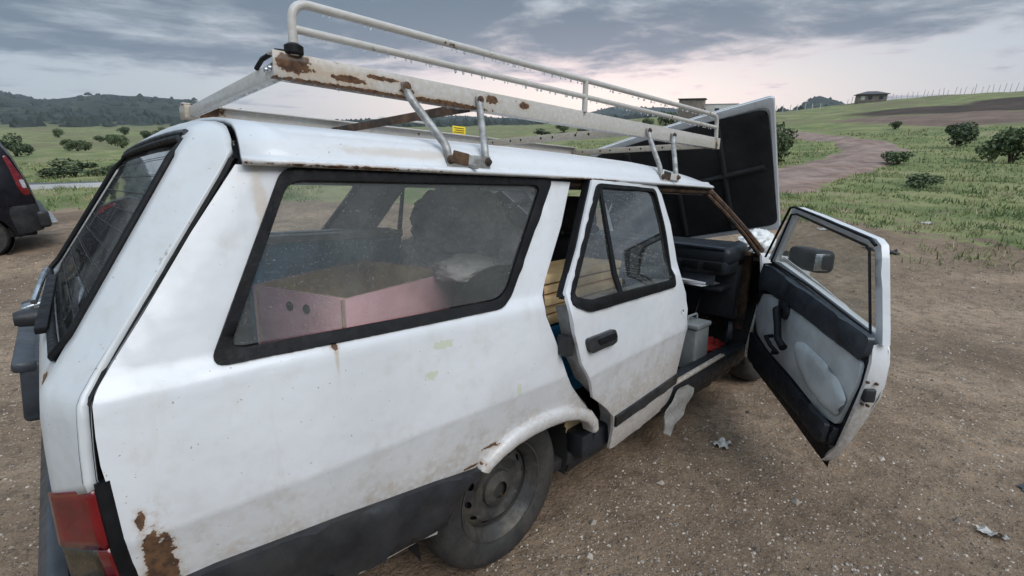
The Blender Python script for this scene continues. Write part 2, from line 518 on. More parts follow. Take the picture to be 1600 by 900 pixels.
def tube(pts, r, n=10, caps=True, radii=None):
    pts = [Vector(p) for p in pts]
    vs, fs = [], []
    prev = None
    for i, p in enumerate(pts):
        t = (pts[min(i + 1, len(pts) - 1)] - pts[max(i - 1, 0)]).normalized()
        if prev is None:
            a = Vector((0, 0, 1)) if abs(t.z) < 0.9 else Vector((1, 0, 0))
            u = t.cross(a).normalized()
        else:
            u = (prev - t * prev.dot(t)).normalized()
        prev = u
        v = t.cross(u)
        rr = radii[i] if radii else r
        for k in range(n):
            an = 2 * math.pi * k / n
            vs.append(p + (u * math.cos(an) + v * math.sin(an)) * rr)
    for i in range(len(pts) - 1):
        for k in range(n):
            k2 = (k + 1) % n
            fs.append((i * n + k, i * n + k2, (i + 1) * n + k2, (i + 1) * n + k))
    if caps:
        fs.append(tuple(range(n))[::-1])
        fs.append(tuple((len(pts) - 1) * n + k for k in range(n)))
    return mk(vs, fs, 50)


def arc_path(pts, r, n=5):
    """polyline with its inner corners rounded"""
    pts = [Vector(p) for p in pts]
    out = [pts[0]]
    for i in range(1, len(pts) - 1):
        a, b, c = pts[i - 1], pts[i], pts[i + 1]
        d1, d2 = (a - b), (c - b)
        rr = min(r, d1.length * 0.49, d2.length * 0.49)
        p, q = b + d1.normalized() * rr, b + d2.normalized() * rr
        for k in range(n + 1):
            t = k / n
            out.append(p * (1 - t) ** 2 + b * 2 * t * (1 - t) + q * t * t)
    out.append(pts[-1])
    return out


def lathe(prof, c, n=40, axis='y', closed=False):
    vs, fs = [], []
    m = len(prof)
    for k in range(n):
        an = 2 * math.pi * k / n
        for r, h in prof:
            if axis == 'y':
                vs.append((c[0] + r * math.cos(an), c[1] + h, c[2] + r * math.sin(an)))
            elif axis == 'x':
                vs.append((c[0] + h, c[1] + r * math.cos(an), c[2] + r * math.sin(an)))
            else:
                vs.append((c[0] + r * math.cos(an), c[1] + r * math.sin(an), c[2] + h))
    for k in range(n):
        k2 = (k + 1) % n
        for i in range(m - 1 if not closed else m):
            j = (i + 1) % m
            fs.append((k * m + i, k * m + j, k2 * m + j, k2 * m + i))
    me = mk(vs, fs, 40)
    bm = bmesh.new()
    bm.from_mesh(me)
    bmesh.ops.remove_doubles(bm, verts=bm.verts, dist=1e-5)
    return from_bm(bm, 40)


def round_poly(pts, r, n=5):
    out = []
    m = len(pts)
    for i in range(m):
        a, b, c = Vector(pts[i - 1]).to_2d(), Vector(pts[i]).to_2d(), Vector(pts[(i + 1) % m]).to_2d()
        rr = r[i] if isinstance(r, (list, tuple)) else r
        d1, d2 = a - b, c - b
        rr = min(rr, d1.length * 0.45, d2.length * 0.45)
        if rr < 1e-4:
            out.append(tuple(b))
            continue
        p, q = b + d1.normalized() * rr, b + d2.normalized() * rr
        for k in range(n + 1):
            t = k / n
            v = p * (1 - t) ** 2 + b * 2 * t * (1 - t) + q * t * t
            out.append(tuple(v))
    return out


def resample(poly, step):
    out = []
    m = len(poly)
    for i in range(m):
        a, b = np.array(poly[i], float), np.array(poly[(i + 1) % m], float)
        k = max(1, int(math.ceil(np.linalg.norm(b - a) / step)))
        for j in range(k):
            out.append(tuple(a + (b - a) * j / k))
    return out


def inside(poly, x, y):
    c = False
    m = len(poly)
    j = m - 1
    for i in range(m):
        xi, yi = poly[i]
        xj, yj = poly[j]
        if (yi > y) != (yj > y) and x < (xj - xi) * (y - yi) / (yj - yi) + xi:
            c = not c
        j = i
    return c


def panel(outer, fmap, outdir, holes=(), step=0.05, rows=None, thick=0.012, bev=0.0025):
    """sheet with an outline and holes drawn in a 2-D chart, mapped to 3-D by fmap; given thickness and soft edges"""
    loops = [resample(outer, step)] + [resample(h, step) for h in holes]
    verts, edges = [], []
    for lp in loops:
        o = len(verts)
        verts += lp
        edges += [(o + i, o + (i + 1) % len(lp)) for i in range(len(lp))]
    bpts = np.array(verts)
    xs = np.arange(bpts[:, 0].min() + step / 2, bpts[:, 0].max(), step)
    lo, hi = bpts[:, 1].min(), bpts[:, 1].max()
    if rows is None:
        ys = np.arange(lo + step / 2, hi, step)
    else:
        ys = np.array([r for r in rows if lo < r < hi])
    for y in ys:
        for x in xs:
            if inside(loops[0], x, y) and not any(inside(h, x, y) for h in loops[1:]):
                if np.min(np.hypot(bpts[:, 0] - x, bpts[:, 1] - y)) > step * 0.3:
                    verts.append((x, y))
    V, Ed, F, *_ = delaunay_2d_cdt([Vector(v) for v in verts], edges, [], 0, 1e-6)
    fs = []
    for f in F:
        cx = sum(V[i].x for i in f) / len(f)
        cy = sum(V[i].y for i in f) / len(f)
        if inside(loops[0], cx, cy) and not any(inside(h, cx, cy) for h in loops[1:]):
            fs.append(list(f))
    v3 = [Vector(fmap(v.x, v.y)) for v in V]
    used = sorted({i for f in fs for i in f})
    mp = {o: i for i, o in enumerate(used)}
    v3 = [v3[i] for i in used]
    fs = [[mp[i] for i in f] for f in fs]
    tot = Vector((0, 0, 0))
    for f in fs:
        tot += (v3[f[1]] - v3[f[0]]).cross(v3[f[2]] - v3[f[0]])
    if tot.dot(Vector(outdir)) < 0:
        fs = [f[::-1] for f in fs]
    # vertex normals, then a second skin and rim
    nrm = [Vector((0, 0, 0)) for _ in v3]
    cnt = {}
    for f in fs:
        nn = (v3[f[1]] - v3[f[0]]).cross(v3[f[2]] - v3[f[0]])
        for i in f:
            nrm[i] += nn
        for a, b in zip(f, f[1:] + f[:1]):
            cnt[(a, b)] = cnt.get((a, b), 0) + 1
    nrm = [q.normalized() if q.length > 0 else Vector(outdir).normalized() for q in nrm]
    if thick <= 0:
        return mk(v3, fs, 40)
    N = len(v3)
    vs = v3 + [p - q * thick for p, q in zip(v3, nrm)]
    allf = list(fs) + [[i + N for i in f[::-1]] for f in fs]
    rim = [(a, b) for (a, b) in cnt if (b, a) not in cnt]
    if bev > 0:
        # pull the rim of the outer skin in a little so the edge catches light as a folded sheet
        rv = {i for e in rim for i in e}
        for i in rv:
            vs[i] = vs[i] - nrm[i] * bev
    for a, b in rim:
        allf.append([b, a, a + N, b + N])
    return mk(vs, allf, 45)


def grid(fn, nu, nv, closed_u=False):
    vs, fs = [], []
    for j in range(nv):
        for i in range(nu):
            vs.append(fn(i / (nu - 1), j / (nv - 1)))
    for j in range(nv - 1):
        for i in range(nu - 1):
            fs.append((j * nu + i, j * nu + i + 1, (j + 1) * nu + i + 1, (j + 1) * nu + i))
    return vs, fs


def lump(c, r, seed, amp=0.18, sub=3, flat=None, freq=2.2):
    """uneven rounded mass"""
    from mathutils import noise as mn
    bm = bmesh.new()
    bmesh.ops.create_icosphere(bm, subdivisions=sub, radius=1.0)
    for v in bm.verts:
        k = 1 + amp * mn.fractal(v.co * freq + Vector((seed * 3.1, seed, 0)), 0.8, 2.1, 4)
        p = Vector((v.co.x * r[0] * k, v.co.y * r[1] * k, v.co.z * r[2] * k))
        if flat is not None and p.z < flat:
            p.z = flat
        v.co = p + Vector(c)
    return from_bm(bm, 60)


# ------------------------------------------------------------------ the ground
CX, CY, CZ = CAMERA_POS
PN = CAR.to_3x3() @ Vector((0, 0, 1))
DIST = np.array([9, 14, 23, 30, 40, 55, 70, 90, 120, 220, 400, 800, 1600, 2600, 4000], float)
# height angle (tangent, seen from eye level) of the land at those distances, by bearing
LAND = {
    -30: [-.205, -.132, -.078, -.058, -.030, -.008, .006, .020, .034, .050, .030, .020, .015, .010, .006],
    -2:  [-.205, -.130, -.076, -.056, -.030, -.008, .006, .018, .030, .0475, .028, .018, .015, .010, .006],
    2.5: [-.205, -.130, -.076, -.056, -.032, -.010, .005, .016, .028, .044, .026, .018, .015, .010, .006],
    6:   [-.205, -.130, -.076, -.056, -.034, -.013, .003, .013, .025, .040, .024, .018, .015, .010, .006],
    9:   [-.205, -.130, -.077, -.057, -.035, -.016, .000, .010, .022, .0365, .024, .020, .018, .012, .006],
    12:  [-.205, -.130, -.077, -.058, -.037, -.018, -.004, .006, .018, .032, .020, .018, .022, .016, .006],
    14:  [-.205, -.130, -.078, -.060, -.040, -.021, -.008, .003, .014, .029, .020, .018, .037, .030, .006],
    15.5:[-.205, -.130, -.078, -.061, -.041, -.022, -.010, .002, .012, .027, .020, .018, .044, .034, .006],
    18:  [-.205, -.130, -.079, -.062, -.043, -.024, -.012, .000, .010, .024, .016, .014, .020, .016, .006],
    22:  [-.205, -.130, -.080, -.063, -.045, -.027, -.014, -.002, .008, .018, .012, .010, .014, .014, .006],
    26:  [-.205, -.130, -.081, -.064, -.047, -.030, -.016, -.004, .007, .015, .010, .010, .014, .022, .010],
    30:  [-.205, -.130, -.081, -.064, -.048, -.032, -.018, -.007, .006, .012, .010, .012, .018, .030, .012],
    35:  [-.205, -.130, -.082, -.065, -.050, -.034, -.020, -.010, .001, .007, .006, .010, .016, .034, .012],
    39:  [-.205, -.130, -.082, -.066, -.052, -.036, -.024, -.014, -.006, .001, .002, .006, .014, .018, .012],
    46:  [-.205, -.130, -.084, -.068, -.055, -.040, -.031, -.024, -.018, -.008, -.002, .002, .008, .012, .010],
    53:  [-.205, -.130, -.086, -.070, -.058, -.046, -.038, -.031, -.024, -.012, -.004, .000, .010, .016, .012],
    60:  [-.205, -.130, -.088, -.074, -.062, -.050, -.042, -.034, -.027, -.014, -.005, .000, .006, .010, .008],
    67:  [-.205, -.130, -.088, -.076, -.064, -.052, -.043, -.035, -.028, -.015, -.006, .000, .004, .006, .006],
    71:  [-.205, -.130, -.088, -.077, -.065, -.053, -.044, -.036, -.029, -.016, -.006, .002, .011, .008, .004],
    75:  [-.205, -.130, -.088, -.077, -.066, -.054, -.045, -.036, -.029, -.016, -.006, .004, .022, .016, .006],
    79:  [-.205, -.130, -.088, -.077, -.066, -.055, -.046, -.037, -.030, -.016, -.006, .005, .037, .028, .010],
    82:  [-.205, -.130, -.088, -.077, -.066, -.056, -.046, -.038, -.030, -.016, -.006, .006, .042, .032, .010],
    85:  [-.205, -.130, -.088, -.077, -.067, -.056, -.046, -.038, -.030, -.016, -.006, .006, .0425, .032, .010],
    87.5:[-.205, -.130, -.088, -.077, -.067, -.056, -.046, -.038, -.030, -.016, -.006, .006, .036, .030, .010],
    89.2:[-.205, -.130, -.088, -.077, -.067, -.056, -.046, -.038, -.030, -.016, -.006, .006, .031, .034, .012],
    92:  [-.205, -.130, -.088, -.077, -.067, -.056, -.046, -.038, -.030, -.016, -.006, .006, .040, .046, .014],
    96:  [-.205, -.130, -.088, -.077, -.067, -.056, -.046, -.038, -.030, -.016, -.006, .006, .045, .052, .016],
    120: [-.205, -.130, -.088, -.077, -.067, -.056, -.046, -.038, -.030, -.016, -.004, .010, .045, .048, .016],
}
LB = np.array(list(LAND.keys()), float)
LT = np.array(list(LAND.values()))


def wave(x, y, s, seed):
    r = np.random.default_rng(seed)
    o = np.zeros_like(x)
    for k in range(7):
        a = r.uniform(0, 2 * math.pi)
        f = r.uniform(0.6, 2.2) / s
        o += np.sin((x * math.cos(a) + y * math.sin(a)) * f * 2 * math.pi + r.uniform(0, 6.3)) / (7 ** .5)
    return o


def ground_h(x, y, rough=True):
    x = np.asarray(x, float)
    y = np.asarray(y, float)
    dx, dy = x - CX, y - CY
    d = np.hypot(dx, dy) + 1e-6
    b = np.degrees(np.arctan2(dy, dx))
    bb = np.where((b < -30) | (b > 120), np.where(np.abs(((b - 45 + 180) % 360) - 180) > 90, 45 + 90 - np.abs(np.abs(((b - 45 + 180) % 360) - 180) - 90), b), b)
    bb = np.clip(bb, -30, 120)
    ld = np.log(np.clip(d, DIST[0], DIST[-1]))
    fj = np.interp(ld, np.log(DIST), np.arange(len(DIST)))
    fi = np.interp(bb, LB, np.arange(len(LB)))

    def sm(f, n):
        i = np.clip(np.floor(f).astype(int), 0, n - 2)
        t = f - i
        return i, t
    i, t = sm(fi, len(LB))
    j, u = sm(fj, len(DIST))
    t = t * t * (3 - 2 * t) * .5 + t * .5
    H = LT * DIST[None, :]
    # interpolate heights across distance linearly, across bearing smoothly
    w = (d.clip(DIST[0], DIST[-1]) - DIST[j]) / (DIST[j + 1] - DIST[j])
    far = (H[i, j] * (1 - t) + H[i + 1, j] * t) * (1 - w) + (H[i, j + 1] * (1 - t) + H[i + 1, j + 1] * t) * w + CZ
    if rough:
        far = far + wave(x, y, 3.1, 3) * 0.03 * np.clip((d - 7) / 6, 0, 1)
        far = far + wave(x, y, 17, 4) * 0.10 * np.clip((d - 14) / 20, 0, 1)
        far = far + wave(x, y, 60, 5) * 0.35 * np.clip((d - 45) / 60, 0, 1)
        far = far + wave(x, y, 260, 6) * 2.6 * np.clip((d - 500) / 700, 0, 1)
        far = far + wave(x, y, 70, 8) * 0.9 * np.clip((d - 500) / 700, 0, 1)
        far = far + wave(x, y, 33, 9) * 0.45 * np.clip((d - 500) / 700, 0, 1)
    plane = -(PN.x * x + PN.y * y) / PN.z
    ex = np.maximum(np.maximum(-1.2 - x, x - 3.4), 0)
    ey = np.maximum(np.abs(y) - 0.9, 0)
    dc = np.hypot(ex, ey)
    s = np.clip((dc - 1.3) / 5.5, 0, 1)
    s = s * s * (3 - 2 * s)
    h = plane * (1 - s) + far * s
    if rough:
        h = h + (wave(x, y, 0.9, 1) * 0.006 + wave(x, y, 0.35, 2) * 0.003) * np.clip((dc - 0.2) / 1.0, 0.2, 1)
    return h


# dirt track that comes down the rise, swings right and runs off behind the car (world x, y)
TRACK = []


def dir_at(b, d):
    return (CX + d * math.cos(math.radians(b)), CY + d * math.sin(math.radians(b)))


for b, d in ((19.5, 17), (18.6, 18.2), (17.2, 20), (15.0, 23), (12.6, 27), (10.9, 32), (10.3, 37), (11.0, 43), (13.0, 50), (15.5, 58), (17.6, 68), (19.0, 80), (20.5, 100), (22.5, 130)):
    TRACK.append(dir_at(b, d))
TRACK = [dir_at(33, 14.0), dir_at(25, 15.3)] + TRACK


def catmull(pts, k=8):
    P = [np.array(p) for p in pts]
    P = [2 * P[0] - P[1]] + P + [2 * P[-1] - P[-2]]
    out = []
    for i in range(1, len(P) - 2):
        for q in range(k):
            t = q / k
            out.append(0.5 * ((2 * P[i]) + (-P[i - 1] + P[i + 1]) * t + (2 * P[i - 1] - 5 * P[i] + 4 * P[i + 1] - P[i + 2]) * t ** 2 + (-P[i - 1] + 3 * P[i] - 3 * P[i + 1] + P[i + 2]) * t ** 3))
    out.append(P[-2])
    return np.array(out)


TR = catmull(TRACK)


def track_dist(x, y):
    best = np.full(np.shape(x), 1e9)
    for k in range(len(TR) - 1):
        a, b = TR[k], TR[k + 1]
        ab = b - a
        t = np.clip(((x - a[0]) * ab[0] + (y - a[1]) * ab[1]) / (ab @ ab), 0, 1)
        best = np.minimum(best, np.hypot(x - a[0] - t * ab[0], y - a[1] - t * ab[1]))
    return best


def smooth(a, lo, hi):
    t = np.clip((a - lo) / (hi - lo), 0, 1)
    return t * t * (3 - 2 * t)


def zones(x, y):
    """grass cover, bare bank, far field/hill weights"""
    dx, dy = x - CX, y - CY
    d = np.hypot(dx, dy)
    b = np.degrees(np.arctan2(dy, dx))
    edge = np.interp(b, [-40, -5, 5, 12, 20, 40, 60, 75, 85, 95, 120], [9.3, 9.6, 10.3, 10.6, 10.8, 11, 12, 13, 14.0, 14.5, 15])
    edge = edge + wave(x, y, 4.0, 21) * 0.55 + wave(x, y, 1.5, 22) * 0.3
    g = smooth(d, edge - 0.9, edge + 1.2)
    g = g * (0.55 + 0.45 * smooth(wave(x, y, 2.6, 23) + wave(x, y, 0.9, 24) * .6 + (d - edge) * 0.16, -0.6, 0.6))
    # spoil bank of bare soil below the ridge on the right
    kb = [-30, 0, 5, 9, 12.5, 15]
    lo1 = np.interp(b, kb, [58, 60, 63, 68, 78, 88])
    hi1 = np.interp(b, kb, [84, 84, 86, 91, 98, 96])
    lo2 = np.interp(b, kb, [86, 84, 86, 91, 100, 106])
    hi2 = np.interp(b, kb, [168, 165, 145, 122, 114, 110])
    w1 = wave(x, y, 14, 31) * 3
    bank = smooth(d + w1, lo1, lo1 + 5) * (1 - smooth(d + w1, hi1 - 4, hi1)) * smooth(-b, -15, -12.5)
    bank2 = smooth(d + w1, lo2, lo2 + 6) * (1 - smooth(d + w1, hi2 - 6, hi2)) * smooth(-b, -14, -11)
    return g, bank, bank2, d, b


def build_ground():
    rad = [0.0]
    r = 0.25
    while r < 3050:
        rad.append(r)
        r *= 1.022 if r > 2 else 1.06
        if r < 12:
            r = min(r, rad[-1] + 0.14)
    rad = np.array(rad[1:])
    ang = np.concatenate([np.arange(-14, 110, 0.3), np.arange(110, 346, 3.0)])
    A, Rr = np.meshgrid(np.radians(ang), rad)
    X = CX + Rr * np.cos(A)
    Y = CY + Rr * np.sin(A)
    Z = ground_h(X, Y)
    td = track_dist(X, Y)
    g, bank, bank2, d, b = zones(X, Y)
    na, nr = len(ang), len(rad)
    V = np.stack([X.ravel(), Y.ravel(), Z.ravel()], 1)
    V = np.concatenate([[[CX, CY, float(ground_h(CX, CY))]], V])
    faces = []
    for j in range(nr - 1):
        o = 1 + j * na
        for i in range(na):
            i2 = (i + 1) % na
            faces.append((o + i, o + na + i, o + na + i2, o + i2))
    for i in range(na):
        faces.append((0, 1 + i, 1 + (i + 1) % na))
    me = bpy.data.meshes.new('ground')
    me.from_pydata(V.tolist(), [], faces)
    me.update()
    me.shade_smooth()
    for nm, arr in (('grass', g), ('bank', bank), ('bank_dark', bank2)):
        at = me.attributes.new(nm, 'FLOAT', 'POINT')
        at.data.foreach_set('value', np.concatenate([[0.0], arr.ravel()]).astype(np.float32))
    return me


def ground_material():
    m, T, out = newmat('ground')
    p = T.n('ShaderNodeBsdfPrincipled')
    co = T.n('ShaderNodeTexCoord').outputs['Object']
    gA = T.n('ShaderNodeAttribute', attribute_name='grass').outputs['Fac']
    bA = T.n('ShaderNodeAttribute', attribute_name='bank').outputs['Fac']
    b2 = T.n('ShaderNodeAttribute', attribute_name='bank_dark').outputs['Fac']
    s1 = T.noise(co, 0.7, 6, 0.6)
    s2 = T.noise(co, 9, 6, 0.65)
    s3 = T.noise(co, 55, 5, 0.65)
    soil = T.mix(T.ramp(s1, 0.32, 0.68), (0.190, 0.128, 0.082), (0.370, 0.262, 0.175))
    soil = T.mix(T.math('MULTIPLY', T.ramp(s2, 0.40, 0.70), 0.7), soil, (0.105, 0.073, 0.050))
    soil = T.mix(T.math('MULTIPLY', T.ramp(s3, 0.50, 0.72), 0.85), soil, (0.44, 0.345, 0.255))
    vo = T.n('ShaderNodeTexVoronoi', feature='F1')
    vo.inputs['Scale'].default_value = 85
    T.l(co, vo.inputs['Vector'])
    vsep = T.n('ShaderNodeSeparateColor')
    T.l(vo.outputs['Color'], vsep.inputs[0])
    peb = T.math('MULTIPLY', T.math('LESS_THAN', vo.outputs['Distance'], T.math('MULTIPLY', vsep.outputs[0], 0.46)), T.math('GREATER_THAN', vsep.outputs[1], 0.45))
    pc = T.mix(vsep.outputs[2], (0.11, 0.09, 0.072), (0.36, 0.30, 0.24))
    soil = T.mix(T.math('MULTIPLY', peb, 0.7), soil, pc)
    dark_patch = T.ramp(T.noise(co, 0.33, 5, 0.6, dist=0.5), 0.42, 0.60)  # broad darker brown patches, spread at random by noise
    soil = T.mix(T.math('MULTIPLY', dark_patch, 0.42), soil, (0.085, 0.058, 0.040))
    # turf seen from afar: greens with drier and darker drifts
    g1 = T.noise(co, 0.35, 7, 0.65)
    g2 = T.noise(co, 3.0, 6, 0.7)
    g3 = T.noise(co, 0.012, 6, 0.6)
    g4 = T.noise(co, 0.06, 6, 0.65)
    turf = T.mix(T.ramp(g1, 0.35, 0.66), (0.125, 0.155, 0.055), (0.245, 0.240, 0.105))
    turf = T.mix(T.math('MULTIPLY', T.ramp(g2, 0.45, 0.72), 0.55), turf, (0.060, 0.085, 0.032))
    turf = T.mix(T.math('MULTIPLY', T.ramp(g1, 0.56, 0.72), 0.75), turf, (0.235, 0.185, 0.130))
    # the valley and hills: pasture, scrub and plough patches
    cd = T.n('ShaderNodeVectorMath', operation='DISTANCE')
    T.l(co, cd.inputs[0])
    cd.inputs[1].default_value = (CX, CY, CZ)
    dist = cd.outputs['Value']
    scrub = T.noise(co, 0.045, 8, 0.72)
    hill = T.mix(T.ramp(g3, 0.40, 0.60), (0.018, 0.028, 0.022), (0.042, 0.052, 0.032))
    hill = T.mix(T.math('MULTIPLY', T.ramp(scrub, 0.46, 0.58), 0.8), hill, (0.013, 0.021, 0.016))
    turf = T.mix(T.math('MULTIPLY', T.ramp(g4, 0.42, 0.56), T.ramp(dist, 30, 120, 0, 0.75)), turf, (0.135, 0.118, 0.066))
    turf = T.mix(T.ramp(dist, 320, 800), turf, hill)
    gm = T.math('ADD', gA, T.math('MULTIPLY', T.math('SUBTRACT', T.noise(co, 2.2, 6, 0.7), 0.5), 1.1))
    gm = T.math('MAXIMUM', T.ramp(gm, 0.42, 0.62), T.ramp(dist, 150, 250))
    gm = T.math('MULTIPLY', gm, T.ramp(gA, 0.02, 0.2))
    c = T.mix(gm, soil, turf)
    bankc = T.mix(T.ramp(T.noise(co, 0.3, 6, 0.7), 0.35, 0.7), (0.125, 0.085, 0.066), (0.20, 0.140, 0.105))
    c = T.mix(T.math('MULTIPLY', bA, T.ramp(T.noise(co, 0.22, 6, 0.7), 0.22, 0.42)), c, bankc)
    bankd = T.mix(T.ramp(T.noise(co, 0.2, 6, 0.7), 0.35, 0.7), (0.040, 0.028, 0.021), (0.075, 0.052, 0.038))
    c = T.mix(T.math('MULTIPLY', b2, T.ramp(T.noise(co, 0.15, 6, 0.7), 0.15, 0.36)), c, bankd)
    T.l(c, p.inputs['Base Color'])
    p.inputs['Roughness'].default_value = 0.92
    p.inputs['Specular IOR Level'].default_value = 0.25
    bp = T.n('ShaderNodeBump')
    bp.inputs['Strength'].default_value = 1.0
    bp.inputs['Distance'].default_value = 0.035
    h = T.math('ADD', T.math('MULTIPLY', s2, 0.9), T.math('MULTIPLY', s3, 0.45))
    h = T.math('ADD', h, T.math('MULTIPLY', peb, T.math('MULTIPLY', T.math('SUBTRACT', 0.5, vo.outputs['Distance']), 0.7)))
    T.l(h, bp.inputs['Height'])
    T.l(bp.outputs[0], p.inputs['Normal'])
    T.l(p.outputs[0], out.inputs[0])
    return m


M_['ground'] = ground_material()
tag(link('ground', build_ground(), M_['ground']), kind='structure')


def ribbon(name, cl, width, mat, lift, cross=7, rut=0.0):
    vs, fs = [], []
    n = len(cl)
    for k in range(n):
        t = cl[min(k + 1, n - 1)] - cl[max(k - 1, 0)]
        t = t / np.linalg.norm(t)
        nn = np.array([-t[1], t[0]])
        for q in range(cross):
            s = q / (cross - 1) * 2 - 1
            w = width * 0.5 * (1 + 0.10 * math.sin(k * 0.9) + 0.06 * math.sin(k * 2.3 + q))
            p = cl[k] + nn * s * w
            z = float(ground_h(p[0], p[1])) + lift * (1 - abs(s) ** 4 * 1.6 - rut * math.exp(-((abs(s) - 0.45) / 0.16) ** 2))
            vs.append((p[0], p[1], z))
    for k in range(n - 1):
        for q in range(cross - 1):
            fs.append((k * cross + q, k * cross + q + 1, (k + 1) * cross + q + 1, (k + 1) * cross + q))
    o = link(name, mk(vs, fs, 80), mat)
    return tag(o, kind='structure')


def track_material():
    m, T, out = newmat('dirt_track')
    p = T.n('ShaderNodeBsdfPrincipled')
    co = T.n('ShaderNodeTexCoord').outputs['Object']
    c = T.mix(T.ramp(T.noise(co, 0.8, 7, 0.65), 0.35, 0.68), (0.150, 0.090, 0.066), (0.285, 0.190, 0.145))
    c = T.mix(T.math('MULTIPLY', T.ramp(T.noise(co, 6, 6, 0.65), 0.45, 0.7), 0.5), c, (0.10, 0.072, 0.058))
    T.l(c, p.inputs['Base Color'])
    T.l(T.ramp(T.noise(co, 0.6, 5, 0.6), 0.45, 0.62, 0.6, 0.95), p.inputs['Roughness'])
    bp = T.n('ShaderNodeBump')
    bp.inputs['Strength'].default_value = 0.5
    bp.inputs['Distance'].default_value = 0.05
    T.l(T.noise(co, 3, 6, 0.65), bp.inputs['Height'])
    T.l(bp.outputs[0], p.inputs['Normal'])
    T.l(p.outputs[0], out.inputs[0])
    return m


M_['track'] = track_material()
ribbon('dirt_track', TR, 3.6, M_['track'], 0.10, 19, 0.65)
# paved lane across the view on the left
lane = catmull([dir_at(b, d) for b, d in ((112, 26), (104, 24.6), (97, 24), (91, 23.6), (86, 23.4), (80, 23.8), (70, 26))], 10)
ribbon('paved_lane', lane, 2.2, M_['asphalt'], 0.10)
lane2 = catmull([dir_at(b, d - 1.35) for b, d in ((112, 26), (104, 24.6), (97, 24), (91, 23.6), (86, 23.4), (80, 23.8), (70, 26))], 10)
ribbon('lane_shoulder', lane2, 0.75, M_['pale_road'], 0.13, 5)


# ------------------------------------------------------------------ the white station wagon
SZ = [0.12, 0.2, 0.35, 0.55, 0.668, 0.68, 0.692, 0.80, 0.94, 0.955, 0.975, 1.36, 1.42]
SY = [0.715, 0.748, 0.782, 0.806, 0.8225, 0.825, 0.8243, 0.815, 0.797, 0.789, 0.772, 0.672, 0.650]
ROWS = [0.2, 0.26, 0.32, 0.38, 0.44, 0.5, 0.56, 0.62, 0.655, 0.672, 0.68, 0.688, 0.705, 0.74, 0.78, 0.83, 0.88, 0.92, 0.936, 0.945, 0.952, 0.96, 0.968, 0.977, 0.99, 1.03, 1.09, 1.15, 1.21, 1.27, 1.32, 1.345]


def side_y(x, z):
    s = float(np.interp(z, SZ, SY))
    if x < -0.35:
        s -= 0.014 * min(1, (-0.35 - x) / 0.65) ** 2
    if x > 1.6:
        s -= 0.055 * min(1, (x - 1.6) / 1.7) ** 2
    return s


def right_side(off=0.0):
    return lambda x, z: (x, -(side_y(x, z) + off), z)


def left_side(off=0.0):
    return lambda x, z: (x, side_y(x, z) + off, z)


car = thing('station_wagon', 'old white station wagon with rusty patches, raised bonnet and open front door', 'car')


def part(name, me, mat, parent=car, label=None):
    o = link(name, me, M_[mat] if isinstance(mat, str) else mat, parent)
    if label:
        o['label'] = label
    return o


ARCH = [(-0.300, 0.30), (-0.292, 0.35), (-0.262, 0.415), (-0.215, 0.455), (-0.160, 0.487), (-0.109, 0.515), (-0.039, 0.538), (0.05, 0.549), (0.14, 0.548), (0.23, 0.533), (0.31, 0.507), (0.37, 0.472), (0.42, 0.43)]
QUARTER = [(-0.716, 1.353), (-0.814, 1.218), (-0.907, 1.079), (-0.985, 0.968), (-0.993, 0.955), (-0.998, 0.94), (-1.001, 0.885), (-1.001, 0.835), (-0.996, 0.786), (-0.993, 0.727), (-0.986, 0.666), (-0.978, 0.619), (-0.965, 0.50), (-0.955, 0.325), (-0.60, 0.318), (-0.36, 0.315)] + ARCH + \
    [(0.425, 0.455), (0.360, 0.515), (0.305, 0.57), (0.25, 0.63), (0.214, 0.682), (0.160, 0.816), (0.122, 0.905), (0.118, 0.935), (0.129, 0.972), (0.157, 1.02), (0.281, 1.192), (0.374, 1.353)]
WIN_OUT = round_poly([(-0.627, 1.352), (-0.823, 0.966), (-0.035, 0.962), (0.268, 1.352)], [0.03, 0.03, 0.05, 0.04])
WIN_IN = round_poly([(-0.618, 1.324), (-0.785, 0.990), (-0.045, 0.987), (0.200, 1.328)], [0.035, 0.03, 0.05, 0.04])
WIN_HOLE = round_poly([(-0.615, 1.343), (-0.80, 0.975), (-0.04, 0.972), (0.245, 1.343)], 0.03)
